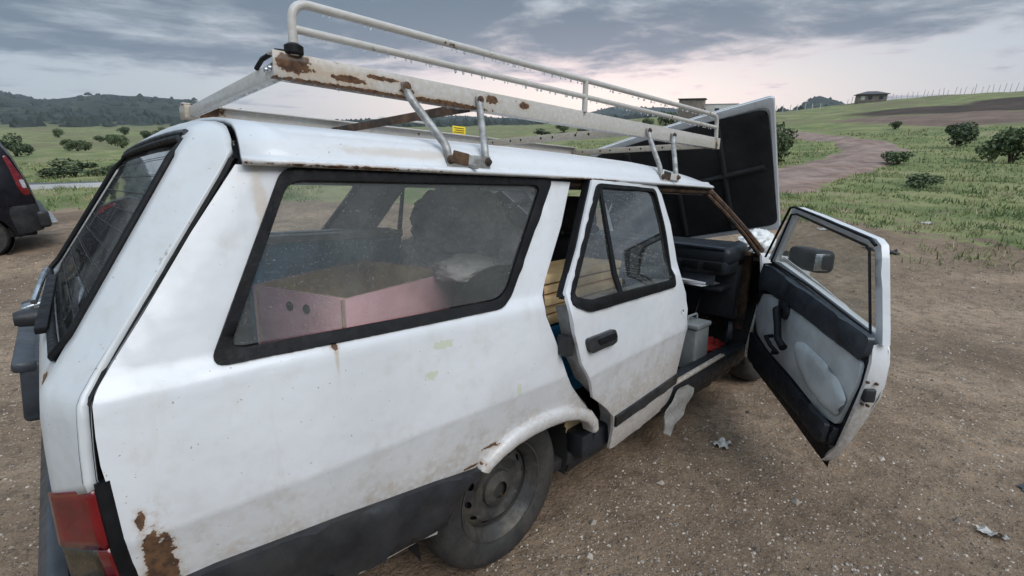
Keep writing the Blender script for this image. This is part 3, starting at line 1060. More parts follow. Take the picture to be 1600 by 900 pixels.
for mapf, od in ((right_side, (0, -1, 0)), (left_side, (0, 1, 0))):
    qp = part('quarter_panel', panel(QUARTER, mapf(0), od, [WIN_HOLE], 0.045, ROWS, 0.02), 'paint')
    wf = part('quarter_window', panel(WIN_OUT, mapf(0.011), od, [WIN_IN], 0.03, ROWS, 0.024, 0.004), 'rubber')
    part('pane', panel(WIN_IN, mapf(-0.003), od, [], 0.08, None, 0.0, 0), 'glass' if mapf is right_side else 'glass_far', wf)
    # rolled wheel-arch lip standing proud of the panel
    sg = 1 if od[1] < 0 else -1
    vs, fs = [], []
    outer = [(-0.168, 0.474), (-0.160, 0.492), (-0.109, 0.527), (-0.039, 0.556), (0.05, 0.570), (0.14, 0.571), (0.23, 0.558), (0.31, 0.533), (0.385, 0.492), (0.43, 0.442), (0.445, 0.40)]
    inner = [(-0.135, 0.455), (-0.115, 0.467), (-0.075, 0.485), (-0.015, 0.502), (0.06, 0.512), (0.14, 0.512), (0.22, 0.502), (0.295, 0.482), (0.355, 0.450), (0.395, 0.415), (0.41, 0.385)]
    for a, b in zip(outer, inner):
        for t, of in ((0, -0.004), (0.0, 0.010), (0.12, 0.021), (0.4, 0.027), (0.8, 0.026), (1.0, 0.018), (1.0, -0.03)):
            x = a[0] + (b[0] - a[0]) * t
            z = a[1] + (b[1] - a[1]) * t
            vs.append((x, -sg * (side_y(x, z) + of), z))
    m7 = 7
    for i in range(len(outer) - 1):
        for k in range(m7 - 1):
            fs.append((i * m7 + k, i * m7 + k + 1, (i + 1) * m7 + k + 1, (i + 1) * m7 + k))
    part('wheel_arch_lip', from_bm((lambda bm: (bm.from_mesh(mk(vs, fs)), bm)[1])(bmesh.new()), 50), 'paint')
    # black plastic bumper return along the lower flank
    TRIM = [(-0.99, 0.555), (-0.857, 0.556), (-0.59, 0.533), (-0.331, 0.502), (-0.175, 0.477), (-0.150, 0.468), (-0.20, 0.442), (-0.245, 0.40), (-0.275, 0.36), (-0.295, 0.335), (-0.592, 0.345), (-0.97, 0.33)]
    bt = part('bumper_side_trim', panel(TRIM, mapf(0.028), od, [], 0.04, None, 0.035, 0.012), 'plastic')
    part('trim_plug', lathe([(0.0, 0.010 * -sg), (0.012, 0.010 * -sg), (0.018, 0.006 * -sg), (0.026, 0.008 * -sg), (0.030, 0.0)], (-0.66, -sg * 0.838, 0.40), 18), 'rubber', bt)

# --- roof skin with gutters
HX = [(-0.72, 1.0), (0.7, 1.0), (1.0, 0.97), (1.2, 0.86), (1.4, 0.62), (1.52, 0.36), (1.60, 0.12)]
HY_ = [h for _, h in HX]
HXX = [h for h, _ in HX]


def drip_z(x):
    return float(np.interp(x, [-0.75, 0.3, 1.6], [1.357, 1.356, 1.336]))


def roof_pt(x, w):
    """w from -1 (right gutter) to 1"""
    zd = drip_z(x)
    hh = float(np.interp(x, HXX, HY_))
    aw = abs(w)
    half = 0.672 - 0.03 * max(0, (x - 1.2) / 0.4) * 0.5
    prof = [(0.0, 0.118), (0.25, 0.116), (0.45, 0.111), (0.62, 0.103), (0.76, 0.092), (0.85, 0.080), (0.91, 0.066), (0.95, 0.048), (0.975, 0.030), (0.985, 0.016), (0.99, 0.009), (1.0, 0.004), (1.022, 0.000), (1.03, -0.006)]
    z = zd + float(np.interp(aw, [p[0] for p in prof], [p[1] for p in prof])) * (hh if aw < 0.98 else 1)
    return Vector((x, half * w, z))


wcol = [1.03, 1.022, 1.0, 0.99, 0.985, 0.975, 0.95, 0.91, 0.85, 0.76, 0.62, 0.45, 0.25]
wcol = [-w for w in wcol] + [0.0] + wcol[::-1]
xr = [None, -0.6, -0.4, -0.2, 0.0, 0.2, 0.4, 0.6, 0.8, 1.0, 1.15, 1.3, 1.42, 1.52, 1.60]
vs, fs = [], []
for j, x in enumerate(xr):
    for w in wcol:
        if j == 0:
            x0 = -0.690 - 0.016 * max(0, (abs(w) - 0.80) / 0.2) ** 1.4
        elif j == len(xr) - 1:
            x0 = 1.545 + 0.09 * (1 - w * w)
        else:
            x0 = x
        vs.append(roof_pt(x0, w))
n = len(wcol)
for j in range(len(xr) - 1):
    for i in range(n - 1):
        fs.append((j * n + i, (j + 1) * n + i, (j + 1) * n + i + 1, j * n + i + 1))
roof_me = mk(vs, [f[::-1] for f in fs], 50)
roof = part('roof', roof_me, 'paint_roof')
md = roof.modifiers.new('thickness', 'SOLIDIFY')
md.thickness = 0.012
md.offset = -1
# headlining
vs2 = [Vector((v.x, v.y * 0.93, v.z - 0.035)) for v in vs]
part('headlining', mk(vs2, fs, 60), 'interior_grey')
for s in (-1, 1):
    part('gutter_seal', tube([(x, s * 0.674, drip_z(x) - 0.007) for x in np.linspace(-0.60, 1.52, 24)], 0.008, 8), 'rubber')

# --- tailgate
TROWS = [((-0.700, 1.474), (-0.706, 1.383)), ((-0.735, 1.467), (-0.717, 1.366)), ((-0.764, 1.446), (-0.735, 1.337)), ((-0.784, 1.412), (-0.757, 1.305))]
for k in range(1, 9):
    t = k / 9
    TROWS.append(((-0.784 + (-1.036 + 0.784) * t, 1.412 + (0.985 - 1.412) * t), (-0.757 + (-0.972 + 0.757) * t, 1.305 + (0.992 - 1.305) * t)))
TROWS += [((-1.036, 0.985), (-0.972, 0.992)), ((-1.054, 0.955), (-0.996, 0.957)), ((-1.062, 0.935), (-1.003, 0.942)), ((-1.066, 0.90), (-1.006, 0.915)), ((-1.068, 0.84), (-1.010, 0.86)), ((-1.069, 0.765), (-1.012, 0.812)), ((-1.068, 0.748), (-1.010, 0.795))]
GW = [0.0, 0.2, 0.4, 0.6, 0.75, 0.86, 0.885, 0.91, 0.935, 0.957, 0.975, 0.988, 0.996, 1.0]
GEDGE = 5   # index of the glass edge column
GTOP, GBOT = 3, 12


def gate_pt(row, w, inset=0.0, n=None):
    (cx, cz), (ex, ez) = TROWS[row]
    aw = abs(w)
    bl = max(0.0, aw - 0.86) / 0.14
    k = max(0.0, 1 - row / 3.5)
    if k > 0:   # near the roof the section follows the roof's own
        rl = float(np.interp(aw, [0.0, 0.25, 0.45, 0.62, 0.76, 0.85, 0.91, 0.95, 0.975, 0.99, 1.0], [0.0, 0.016, 0.06, 0.127, 0.22, 0.32, 0.44, 0.59, 0.745, 0.9, 1.0]))
        bl = bl * (1 - k) + rl * k
    ex -= 0.012
    se = side_y(ex, ez) - 0.004
    bulge = 0.006 * (1 - aw * aw)
    return Vector((cx + (ex - cx) * bl - bulge * min(1, row / 3) + inset, w * se, cz + (ez - cz) * bl - (inset * 0.35)))


wl = [-w for w in GW[::-1][:-1]] + GW
nc = len(wl)
vs, fs = [], []
for r in range(len(TROWS)):
    for w in wl:
        vs.append(gate_pt(r, w))
c0 = nc // 2
for r in range(len(TROWS) - 1):
    for i in range(nc - 1):
        ia = min(abs(i - c0), abs(i + 1 - c0))
        ib = max(abs(i - c0), abs(i + 1 - c0))
        if GTOP <= r < GBOT and ib <= GEDGE:
            continue
        fs.append((r * nc + i, r * nc + i + 1, (r + 1) * nc + i + 1, (r + 1) * nc + i))
if mk(vs, fs).polygons[-(nc // 2)].normal.x > 0:
    fs = [f[::-1] for f in fs]
gate = part('tailgate', mk(vs, fs, 40), 'paint_gate')
md = gate.modifiers.new('thickness', 'SOLIDIFY')
md.thickness = 0.018
md.offset = -1
# rear pane and its rubber
gv, gf = [], []
gws = [-0.86, -0.65, -0.4, -0.2, 0, 0.2, 0.4, 0.65, 0.86]
for r in range(GTOP, GBOT + 1):
    for w in gws:
        gv.append(gate_pt(r, w, 0.010))
for r in range(GBOT - GTOP):
    for i in range(8):
        gf.append((r * 9 + i, r * 9 + i + 1, (r + 1) * 9 + i + 1, (r + 1) * 9 + i))
rw = part('rear_window', mk(gv, gf, 60), 'glass_rear', gate)
loop = [gate_pt(GTOP, w, 0.002) for w in (0, -0.2, -0.4, -0.6, -0.78)] + [gate_pt(GTOP, -0.835, 0.0) - Vector((0, 0, 0.012))] + [gate_pt(r, -0.856, 0.0) for r in range(GTOP + 1, GBOT)] + [gate_pt(GBOT, -0.84, 0.0) + Vector((0, 0, 0.012)), gate_pt(GBOT, -0.79, 0.0)] + [gate_pt(GBOT, w, 0.0) for w in (-0.6, -0.4, -0.2, 0)]
part('window_seal', tube(loop + [Vector((p.x, -p.y, p.z)) for p in loop[::-1][1:]], 0.0085, 8), 'rubber', gate)
# dark upper moulding above the pane
mloop = [gate_pt(GTOP - 1, w, -0.002) * 0.45 + gate_pt(GTOP, w, -0.002) * 0.55 for w in np.linspace(-0.83, 0.83, 15)]
part('upper_moulding', tube(mloop, 0.0065, 8), 'plastic_blue', gate)
# heater wires on the pane
for k in range(9):
    r0 = GTOP + 0.8 + k * 0.88
    ra, fr = int(r0), r0 - int(r0)
    ln = [gate_pt(ra, w, 0.007) * (1 - fr) + gate_pt(ra + 1, w, 0.007) * fr for w in np.linspace(-0.80, 0.80, 9)]
    part('heater_wire', tube(ln, 0.0008, 4), 'plastic', gate)
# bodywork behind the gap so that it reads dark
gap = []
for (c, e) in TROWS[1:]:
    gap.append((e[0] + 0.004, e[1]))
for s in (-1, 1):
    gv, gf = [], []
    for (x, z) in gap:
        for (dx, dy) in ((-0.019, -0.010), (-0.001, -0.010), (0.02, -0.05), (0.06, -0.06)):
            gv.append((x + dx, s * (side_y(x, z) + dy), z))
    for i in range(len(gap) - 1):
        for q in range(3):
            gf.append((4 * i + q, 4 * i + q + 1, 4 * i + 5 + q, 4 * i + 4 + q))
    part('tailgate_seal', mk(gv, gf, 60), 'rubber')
vs2, fs2 = [], []
for x in (-0.78, -0.62):
    for w in wcol[2:-2]:
        p = roof_pt(x if x > -0.7 else -0.70, w * 0.985)
        vs2.append((x, p.y, p.z - 0.03 - (0.035 if x < -0.7 else 0)))
k = len(wcol) - 4
part('roof_seal', mk(vs2, [(i, i + 1, k + i + 1, k + i) for i in range(k - 1)], 60), 'rubber')

# wiper: pivot cap, arm, blade
wp = gate_pt(GBOT + 1, -0.12, -0.012)
wiper = part('wiper', tube([gate_pt(GBOT, -0.05, -0.03), gate_pt(GBOT - 1, 0.12, -0.035), gate_pt(GBOT - 1, 0.35, -0.028)], 0.008, 8), 'chrome', gate)
part('wiper_blade', beam(gate_pt(GBOT, -0.50, -0.016), gate_pt(GBOT - 1, 0.15, -0.016), 0.016, 0.022, (1, 0, 0)), 'rubber', gate)
part('wiper_pivot', lathe([(0.0, -0.055), (0.018, -0.055), (0.022, -0.045), (0.026, 0.0)], gate_pt(GBOT + 1, -0.05), 16, 'x'), 'plastic', gate)
# hooded number-plate housing, high and proud of the gate
ph = Matrix.Rotation(math.radians(4), 4, 'Y')
part('plate_housing', join(box((-1.100, 0.24, 0.755), (0.055, 0.60, 0.17), ph, 0.014, 3), box((-1.112, 0.24, 0.828), (0.05, 0.61, 0.03), ph, 0.01, 2)), 'plastic_blue', gate)
part('gate_handle', box((-1.090, 0.46, 0.905), (0.07, 0.12, 0.014), Matrix.Rotation(math.radians(-18), 4, 'Y'), 0.006), 'chrome', gate)

# lower rear panel, lamps and bumper
lv, lf = [], []
LR = [((-1.073, 0.760), (-1.010, 0.808)), ((-1.072, 0.66), (-1.004, 0.69)), ((-1.068, 0.56), (-0.994, 0.60)), ((-1.058, 0.44), (-0.970, 0.50)), ((-1.03, 0.30), (-0.955, 0.36))]


def low_pt(r, w, inset=0.0):
    i = min(int(r), len(LR) - 2)
    t = r - i
    cx, cz = [LR[i][0][k] * (1 - t) + LR[i + 1][0][k] * t for k in (0, 1)]
    ex, ez = [LR[i][1][k] * (1 - t) + LR[i + 1][1][k] * t for k in (0, 1)]
    aw = min(1.0, abs(w))
    bl = max(0.0, aw - 0.86) / 0.14
    bl = bl * 0.85 + 0.15 * (1 - (1 - aw ** 6) ** (1 / 6))
    se = side_y(ex, ez) - 0.006
    return Vector((cx + (ex - cx) * bl + inset, w * se * (1 - inset * 0.4), cz + (ez - cz) * bl))


lw = [-1, -0.993, -0.98, -0.96, -0.93, -0.9, -0.85, -0.6, -0.3, 0, 0.3, 0.6, 0.85, 0.9, 0.93, 0.96, 0.98, 0.993, 1]
for r in range(5):
    for w in lw:
        lv.append(low_pt(r, w, 0.016))
for r in range(4):
    for i in range(len(lw) - 1):
        lf.append((r * len(lw) + i, r * len(lw) + i + 1, (r + 1) * len(lw) + i + 1, (r + 1) * len(lw) + i))
part('rear_panel', mk(lv, lf, 50), 'inner_metal')
for s in (-1, 1):
    tl = None
    for nm, r0, r1, wa, wb, mt in (('tail_lamp', 0.02, 1.05, 0.85, 0.997, 'lamp_red'), ('lower_lens', 1.08, 2.9, 0.85, 0.965, 'lamp_dark'), ('side_lens', 1.08, 2.9, 0.968, 0.997, 'lamp_red')):
        v, f = [], []
        ws = np.linspace(wa, wb, 9)
        rs = np.linspace(r0, r1, 7)
        for r in rs:
            for w in ws:
                v.append(low_pt(r, s * w, -0.004 if nm == 'tail_lamp' else -0.001))
        for j in range(6):
            for i in range(8):
                f.append((j * 9 + i, j * 9 + i + 1, (j + 1) * 9 + i + 1, (j + 1) * 9 + i))
        o = part(nm, mk(v, f, 60), mt, tl or car)
        mdd = o.modifiers.new('thickness', 'SOLIDIFY')
        mdd.thickness = 0.02
        mdd.offset = 1 if mk(v, f).polygons[20].normal.dot(Vector((-1, s * 0.5, 0))) < 0 else -1
        if tl is None:
            tl = o
    part('lamp_gasket', tube([low_pt(r, s * 0.9995, 0.012) for r in np.linspace(0, 3, 9)], 0.013, 8), 'rubber', tl)

# rear bumper: moulded black bar with wrapped ends
bp_prof = [(0.0, 0.115), (-0.028, 0.11), (-0.042, 0.09), (-0.046, 0.03), (-0.046, -0.05), (-0.034, -0.085), (-0.005, -0.095)]
v, f = [], []
ys = [-0.84, -0.835, -0.82, -0.79, -0.75, -0.6, -0.3, 0, 0.3, 0.6, 0.75, 0.79, 0.82, 0.835, 0.84]
for y in ys:
    t = max(0, (abs(y) - 0.75) / 0.09)
    x0 = -1.075 + 0.085 * (1 - math.sqrt(max(0, 1 - min(1, t) ** 2)))
    for dx, dz in bp_prof:
        v.append((x0 + dx, y, 0.425 + dz))
m7 = len(bp_prof)
for i in range(len(ys) - 1):
    for k in range(m7 - 1):
        f.append((i * m7 + k, i * m7 + k + 1, (i + 1) * m7 + k + 1, (i + 1) * m7 + k))
rb = part('rear_bumper', mk(v, f, 40), 'plastic_blue')
md = rb.modifiers.new('thickness', 'SOLIDIFY')
md.thickness = 0.012
md.offset = 0

# --- rear side door, standing a hand's breadth ajar on its front hinges
AJAR = 0.07


def ajar(off=0.0):
    return lambda x, z: (x, -(side_y(x, z) + off + (1.06 - x) * AJAR), z)


RDOOR = [(0.449, 1.352), (0.965, 1.338), (1.000, 1.30), (1.045, 1.167), (1.052, 1.04), (1.046, 0.925), (1.088, 0.85), (1.104, 0.697), (1.104, 0.525), (1.099, 0.422), (1.095, 0.32), (1.075, 0.268), (0.931, 0.256), (0.595, 0.245), (0.547, 0.257), (0.527, 0.378), (0.509, 0.429), (0.445, 0.487), (0.377, 0.538), (0.326, 0.574), (0.29, 0.648), (0.226, 0.736), (0.190, 0.85), (0.173, 0.947), (0.182, 0.985), (0.29, 1.12)]
RGLASS = round_poly([(0.478, 1.332), (0.925, 1.318), (0.962, 1.15), (0.955, 0.915), (0.198, 0.942)], [0.02, 0.03, 0.05, 0.02, 0.03])
for side in (-1, 1):
    if side < 0:
        mf, od = ajar, (0, -1, 0)
    else:
        mf, od = left_side, (0, 1, 0)
    sh = lambda p: p
    rd = part('rear_door', panel(RDOOR, mf(0.0), od, [RGLASS], 0.045, ROWS, 0.016, 0.004), 'paint_door')
    # inner shell of the door, giving it its depth
    inn = [(0.205, 0.93), (0.25, 0.74), (0.315, 0.63), (0.40, 0.555), (0.52, 0.46), (0.565, 0.38), (0.58, 0.28), (1.06, 0.29), (1.07, 0.70), (1.05, 0.88), (1.01, 0.93)]
    part('door_shell', panel(inn, mf(-0.02), od, [], 0.08, None, 0.07, 0.0), 'inner_metal', rd)
    seal = round_poly([(0.470, 1.340), (0.929, 1.325), (0.968, 1.15), (0.962, 0.898), (0.272, 0.905), (0.180, 0.950)], [0.02, 0.03, 0.05, 0.02, 0.03, 0.02])
    seal_in = round_poly([(0.485, 1.325), (0.919, 1.312), (0.955, 1.15), (0.948, 0.932), (0.285, 0.947), (0.212, 0.968)], [0.02, 0.03, 0.05, 0.02, 0.03, 0.02])
    part('window_frame', panel([(0.452, 1.340), (0.955, 1.328), (1.032, 1.16), (1.035, 0.93), (0.19, 0.965)], mf(-0.018), od, [seal_in], 0.06, None, 0.03, 0.0), 'interior', rd)
    part('window_seal', panel(seal, mf(0.010), od, [seal_in], 0.035, ROWS, 0.02, 0.003), 'rubber', rd)
    part('pane', panel(seal_in, mf(-0.006), od, [], 0.1, None, 0.0, 0.0), 'glass_door' if side < 0 else 'glass_far', rd)
    part('divider_bar', panel([(0.480, 1.33), (0.498, 1.33), (0.515, 0.93), (0.485, 0.93)], mf(0.002), od, [], 0.1, None, 0.012, 0.002), 'rubber', rd)
    hd = part('door_handle', panel(round_poly([(0.240, 0.822), (0.422, 0.822), (0.432, 0.770), (0.256, 0.768)], 0.018), mf(0.022), od, [], 0.03, None, 0.026, 0.006), 'plastic', rd)
    part('handle_flap', panel(round_poly([(0.290, 0.812), (0.412, 0.812), (0.418, 0.790), (0.300, 0.789)], 0.008), mf(0.026), od, [], 0.03, None, 0.006, 0.002), 'rubber', hd)
    part('rubbing_strip', panel([(0.519, 0.428), (1.100, 0.445), (1.098, 0.392), (0.530, 0.376)], mf(0.012), od, [], 0.05, None, 0.012, 0.004), 'plastic', rd)
    part('lock_plug', lathe([(0, -0.004 * -side * -1), (0.009, -0.004 * -side * -1), (0.011, 0)], mf(0.003)(1.035, 0.772), 12), 'chrome', rd)
    part('door_latch', box(Vector(mf(-0.045)(0.185, 0.80)), (0.035, 0.05, 0.07), None, 0.006), 'plastic', rd)
    part('window_channel', panel([(0.440, 1.350), (0.455, 1.352), (0.190, 0.975), (0.176, 0.965)], mf(-0.012), od, [], 0.05, None, 0.03, 0.002), 'rubber', rd)

# rear door jamb and inner wheelhouse behind the gap
for s in (-1, 1):
    pts = [(0.374, 1.35), (0.281, 1.192), (0.157, 1.02), (0.125, 0.93), (0.16, 0.816), (0.214, 0.682), (0.305, 0.57), (0.42, 0.46), (0.47, 0.36), (0.49, 0.22)]
    v, f = [], []
    for (x, z) in pts:
        v += [(x - 0.004, s * (side_y(x, z) - 0.006), z), (x + 0.03, s * (side_y(x, z) - 0.075), z), (x + 0.075, s * (side_y(x, z) - 0.095), z - 0.015)]
    for i in range(len(pts) - 1):
        for k in (0, 1):
            f.append((3 * i + k, 3 * i + k + 1, 3 * i + 4 + k, 3 * i + 3 + k))
    part('door_jamb', mk(v, f, 50), 'inner_metal')

# --- sills, floor, wheelhouses
for s in (-1, 1):
    mf, od = (right_side, (0, -1, 0)) if s < 0 else (left_side, (0, 1, 0))
    part('sill', panel([(0.40, 0.255), (1.75, 0.275), (2.06, 0.30), (2.08, 0.175), (1.6, 0.150), (0.43, 0.135)], mf(-0.045), od, [], 0.07, None, 0.06, 0.012), 'plastic')
    part('sill_top', box((1.24, s * 0.715, 0.315), (1.68, 0.10, 0.10), Matrix.Rotation(math.radians(-0.8), 4, 'Y'), 0.012), 'interior')
    part('scuff_plate', box((1.42, s * 0.752, 0.372), (0.62, 0.028, 0.014), Matrix.Rotation(math.radians(-1.6), 4, 'Y'), 0.004), 'paint_dull', label='scuffed pale strip along the sill')
    part('b_pillar', tube([(1.075, s * 0.745, 0.34), (1.075, s * 0.755, 0.60), (1.070, s * 0.735, 0.93), (1.03, s * 0.66, 1.20), (0.99, s * 0.635, 1.34)], 0.03, 8), 'interior')
    part('a_pillar', join(tube([(1.545, s * 0.645, 1.335), (1.75, s * 0.685, 1.215), (1.95, s * 0.725, 1.09), (2.13, s * 0.765, 0.965)], 0.017, 8), tube([(1.50, s * 0.640, 1.327), (1.72, s * 0.690, 1.195), (1.92, s * 0.728, 1.07), (2.08, s * 0.765, 0.945)], 0.012, 8)), 'rust', label='bare rusty windscreen pillar')
    part('cant_rail', tube([(x, s * 0.652, drip_z(x) - 0.02) for x in np.linspace(0.30, 1.55, 10)], 0.017, 8), 'rust')
    # wheelhouses over rear and front wheels
    for cx in (0.0, 2.49):
        v, f = [], []
        for k in range(17):
            a = math.pi * (-0.08 + 1.16 * k / 16)
            for yy in (0.40, 0.735):
                v.append((cx + 0.345 * math.cos(a), s * yy, 0.285 + 0.33 * math.sin(a)))
        v.append((cx, s * 0.40, 0.30))
        for k in range(16):
            f.append((2 * k, 2 * k + 1, 2 * k + 3, 2 * k + 2))
            f.append((2 * k, 2 * k + 2, 34))
        part('wheelhouse', mk(v, f, 50), 'cavity')
part('floor_pan', join(box((1.15, 0, 0.235), (2.0, 1.42, 0.05), None, 0.01), box((-0.42, 0, 0.44), (1.12, 1.36, 0.05), None, 0.01), box((0.16, 0, 0.34), (0.05, 1.3, 0.24), None, 0.01), box((-0.95, 0, 0.40), (0.06, 1.3, 0.22), None, 0.01)), 'cavity')
part('axle', tube([(0, -0.64, 0.285), (0, -0.1, 0.285), (0, 0.1, 0.285), (0, 0.64, 0.285)], 0.04, 10, True, [0.035, 0.045, 0.045, 0.035]), 'cavity')
part('mud_flap', box((0.36, -0.62, 0.29), (0.012, 0.16, 0.18), Matrix.Rotation(math.radians(6), 4, 'Y'), 0.003), 'rubber')
part('torn_wing_liner', panel([(0.40, 0.46), (0.54, 0.40), (0.57, 0.30), (0.49, 0.25), (0.43, 0.30), (0.38, 0.36)], right_side(-0.10), (0, -1, 0), [], 0.03, None, 0.006, 0.0), 'wood', label='torn brown liner showing behind the rear wheel')
part('torn_plastic_sheet', panel([(1.00, 0.27), (1.06, 0.315), (1.13, 0.36), (1.22, 0.355), (1.28, 0.32), (1.25, 0.25), (1.20, 0.225), (1.12, 0.165), (1.06, 0.13), (1.01, 0.16)], lambda x, z: (x, -(0.800 + 0.004 * math.sin(x * 60) + 0.004 * math.sin(z * 70)), z), (0, -1, 0), [], 0.025, None, 0.004, 0.0), glassmat('clear_torn_plastic', (0.85, 0.85, 0.85), 0.30, 0.0, 70, filmcol=(0.55, 0.54, 0.52), smear=0.3, refl=3.0), label='torn pale plastic sheet hanging from the sill')
for s in (-1, 1):   # inner side panels of the load space
    mf, od = (right_side, (0, -1, 0)) if s < 0 else (left_side, (0, 1, 0))
    part('load_side_trim', panel([(-0.93, 0.93), (0.10, 0.93), (0.16, 0.62), (-0.35, 0.62), (-0.93, 0.62)], mf(-0.06), od, [], 0.1, None, 0.01, 0), 'interior_grey')

# --- wheels
def make_wheel(cx, s, lab=None):
    w = part('wheel', lathe([(r, s * h) for r, h in ((0.030, -0.004), (0.062, -0.016), (0.066, -0.03), (0.066, -0.06))], (cx, s * 0.725, 0.285), 24), 'rim')

    def Y(h):
        return s * 0.725 + s * h
    prof = [(0.178, 0.004), (0.186, 0.012), (0.196, 0.017), (0.222, 0.021), (0.245, 0.019), (0.264, 0.010), (0.276, -0.006), (0.284, -0.022), (0.287, -0.055), (0.288, -0.085), (0.287, -0.115), (0.284, -0.15), (0.272, -0.17), (0.24, -0.185), (0.19, -0.18), (0.175, -0.165)]
    t = lathe([(r, s * h) for r, h in prof], (cx, s * 0.725, 0.285), 64)
    part('tyre', t, 'tyre', w)
    rimp = [(0.172, -0.16), (0.150, -0.13), (0.148, -0.06), (0.152, -0.025), (0.162, -0.012), (0.172, -0.006), (0.178, 0.004), (0.181, 0.010), (0.176, 0.010), (0.170, 0.000), (0.158, -0.010), (0.147, -0.030)]
    part('rim', lathe([(r, s * h) for r, h in rimp], (cx, s * 0.725, 0.285), 56), 'rim', w)
    # pressed disc with a ring of slots, wheel bolts round the hub
    N = 40
    outer = [(0.149 * math.cos(2 * math.pi * k / N), 0.149 * math.sin(2 * math.pi * k / N)) for k in range(N)]
    holes = []
    for k in range(12):
        a = 2 * math.pi * k / 12 + 0.1
        ca, sa = math.cos(a), math.sin(a)
        holes.append([(0.126 * ca + 0.010 * math.cos(q) * ca - 0.015 * math.sin(q) * sa, 0.126 * sa + 0.010 * math.cos(q) * sa + 0.015 * math.sin(q) * ca) for q in np.linspace(0, 2 * math.pi, 9)[:-1]])

    def dish(a, b):
        r = math.hypot(a, b)
        h = float(np.interp(r, [0, 0.04, 0.062, 0.072, 0.095, 0.105, 0.118, 0.136, 0.149], [-0.026, -0.026, -0.024, -0.034, -0.030, -0.018, -0.020, -0.034, -0.040]))
        return (cx + a, Y(h), 0.285 + b)
    part('wheel_disc', panel(outer, dish, (0, s, 0), holes, 0.016, None, 0.004, 0.001), 'rim', w)
    for k in range(4):
        a = 2 * math.pi * k / 4 + 0.5
        part('wheel_bolt', lathe([(0.0, s * 0.012), (0.006, s * 0.012), (0.008, 0.0), (0.008, -s * 0.01)], (cx + 0.049 * math.cos(a), Y(-0.024), 0.285 + 0.049 * math.sin(a)), 8), 'rust', w)
    part('brake_drum', lathe([(0.0, -s * 0.05), (0.13, -s * 0.05), (0.135, -s * 0.06), (0.135, -s * 0.12), (0.0, -s * 0.12)], (cx, s * 0.725, 0.285), 24), 'cavity', w)
    return w


for cx in (0.0, 2.49):
    for s in (-1, 1):
        make_wheel(cx, s)

# --- open front door on the right
DA = math.radians(38)
DH = Vector((2.03, -0.79, 0))
DD = Vector((-math.cos(DA), -math.sin(DA), 0))
DN = Vector((-math.sin(DA), math.cos(DA), 0))
DIN = tuple(DN)


def door_map(o=0.0, tum=0.0):
    def fn(s, z):
        oo = o
        if z > 0.80:
            oo = o + tum * (z - 0.80)
        elif o <= -0.05 and z < 0.55:
            oo = o + (0.55 - z) * 0.16
        return DH + DD * s + DN * oo + Vector((0, 0, z))
    return fn


FSKIN = [(-0.04, 0.93), (0.12, 0.955), (0.60, 0.875), (1.11, 0.775), (1.135, 0.74), (1.142, 0.66), (1.131, 0.55), (1.080, 0.40), (0.990, 0.19), (0.95, 0.175), (0.50, 0.215), (0.0, 0.27), (-0.05, 0.32), (-0.06, 0.62)]
fd = part('front_door', panel(FSKIN, door_map(-0.10), tuple(-DN), [], 0.05, None, 0.008, 0.003), 'paint_door', label='white front door swung wide open')
FIN = [(0.0, 0.90), (0.14, 0.925), (0.60, 0.85), (1.13, 0.775), (1.155, 0.70), (1.14, 0.60), (1.09, 0.44), (1.035, 0.285), (0.98, 0.262), (0.5, 0.275), (0.0, 0.295), (-0.03, 0.5)]
part('door_shell', panel(FIN, door_map(-0.022), DIN, [], 0.06, None, 0.012, 0.003), 'interior', fd)
# rolled shut face at the latch edge, hem along the bottom, hinge face
edge_in = [(1.155, 0.765), (1.165, 0.70), (1.150, 0.60), (1.10, 0.44), (1.045, 0.285), (1.00, 0.235), (0.98, 0.20)]
edge_out = [(1.115, 0.772), (1.140, 0.70), (1.137, 0.60), (1.095, 0.44), (1.045, 0.30), (1.005, 0.21), (0.975, 0.18)]
v, f = [], []
for a, b in zip(edge_in, edge_out):
    for t, of, bul in ((0, -0.020, -0.012), (0.05, -0.024, 0.0), (0.35, -0.045, 0.004), (0.5, -0.060, 0.003), (0.8, -0.085, 0.002), (1, -0.100, 0.0)):
        v.append(door_map(of)(a[0] + (b[0] - a[0]) * t + bul, a[1] + (b[1] - a[1]) * t))
for i in range(len(edge_in) - 1):
    for k in range(5):
        f.append((6 * i + k, 6 * i + k + 1, 6 * i + 7 + k, 6 * i + 6 + k))
ef = part('shut_face', mk(v, f, 60), 'paint_door', fd)
lat = door_map(-0.045)(1.142, 0.565)
rotd = Matrix((DD, DN, Vector((0, 0, 1)))).transposed().to_4x4()
part('door_latch', box(lat, (0.03, 0.042, 0.055), rotd, 0.008, 3), 'plastic', ef)
for ds, o, dz in ((0.012, -0.028, 0.055), (0.01, -0.06, 0.050), (0.006, -0.055, -0.045), (0.008, -0.030, -0.04)):
    p = door_map(o)(1.150 + ds * 0.3 - 0.012 * (0.55 + dz < 0.55), 0.565 + dz)
    part('latch_screw', box(p, (0.016, 0.010, 0.010), rotd, 0.003), 'rust', ef)
bh = [(s, float(np.interp(s, [0.0, 0.5, 0.98], [0.27, 0.235, 0.19]))) for s in np.linspace(0, 0.99, 10)]
v, f = [], []
for s, z in bh:
    v += [door_map(-0.02)(s, z + 0.06), door_map(-0.03)(s, z - 0.005), door_map(-0.09)(s, z - 0.03)]
for i in range(len(bh) - 1):
    f += [(3 * i, 3 * i + 1, 3 * i + 4, 3 * i + 3), (3 * i + 1, 3 * i + 2, 3 * i + 5, 3 * i + 4)]
part('bottom_hem', mk(v, f, 40), 'rubber', fd)
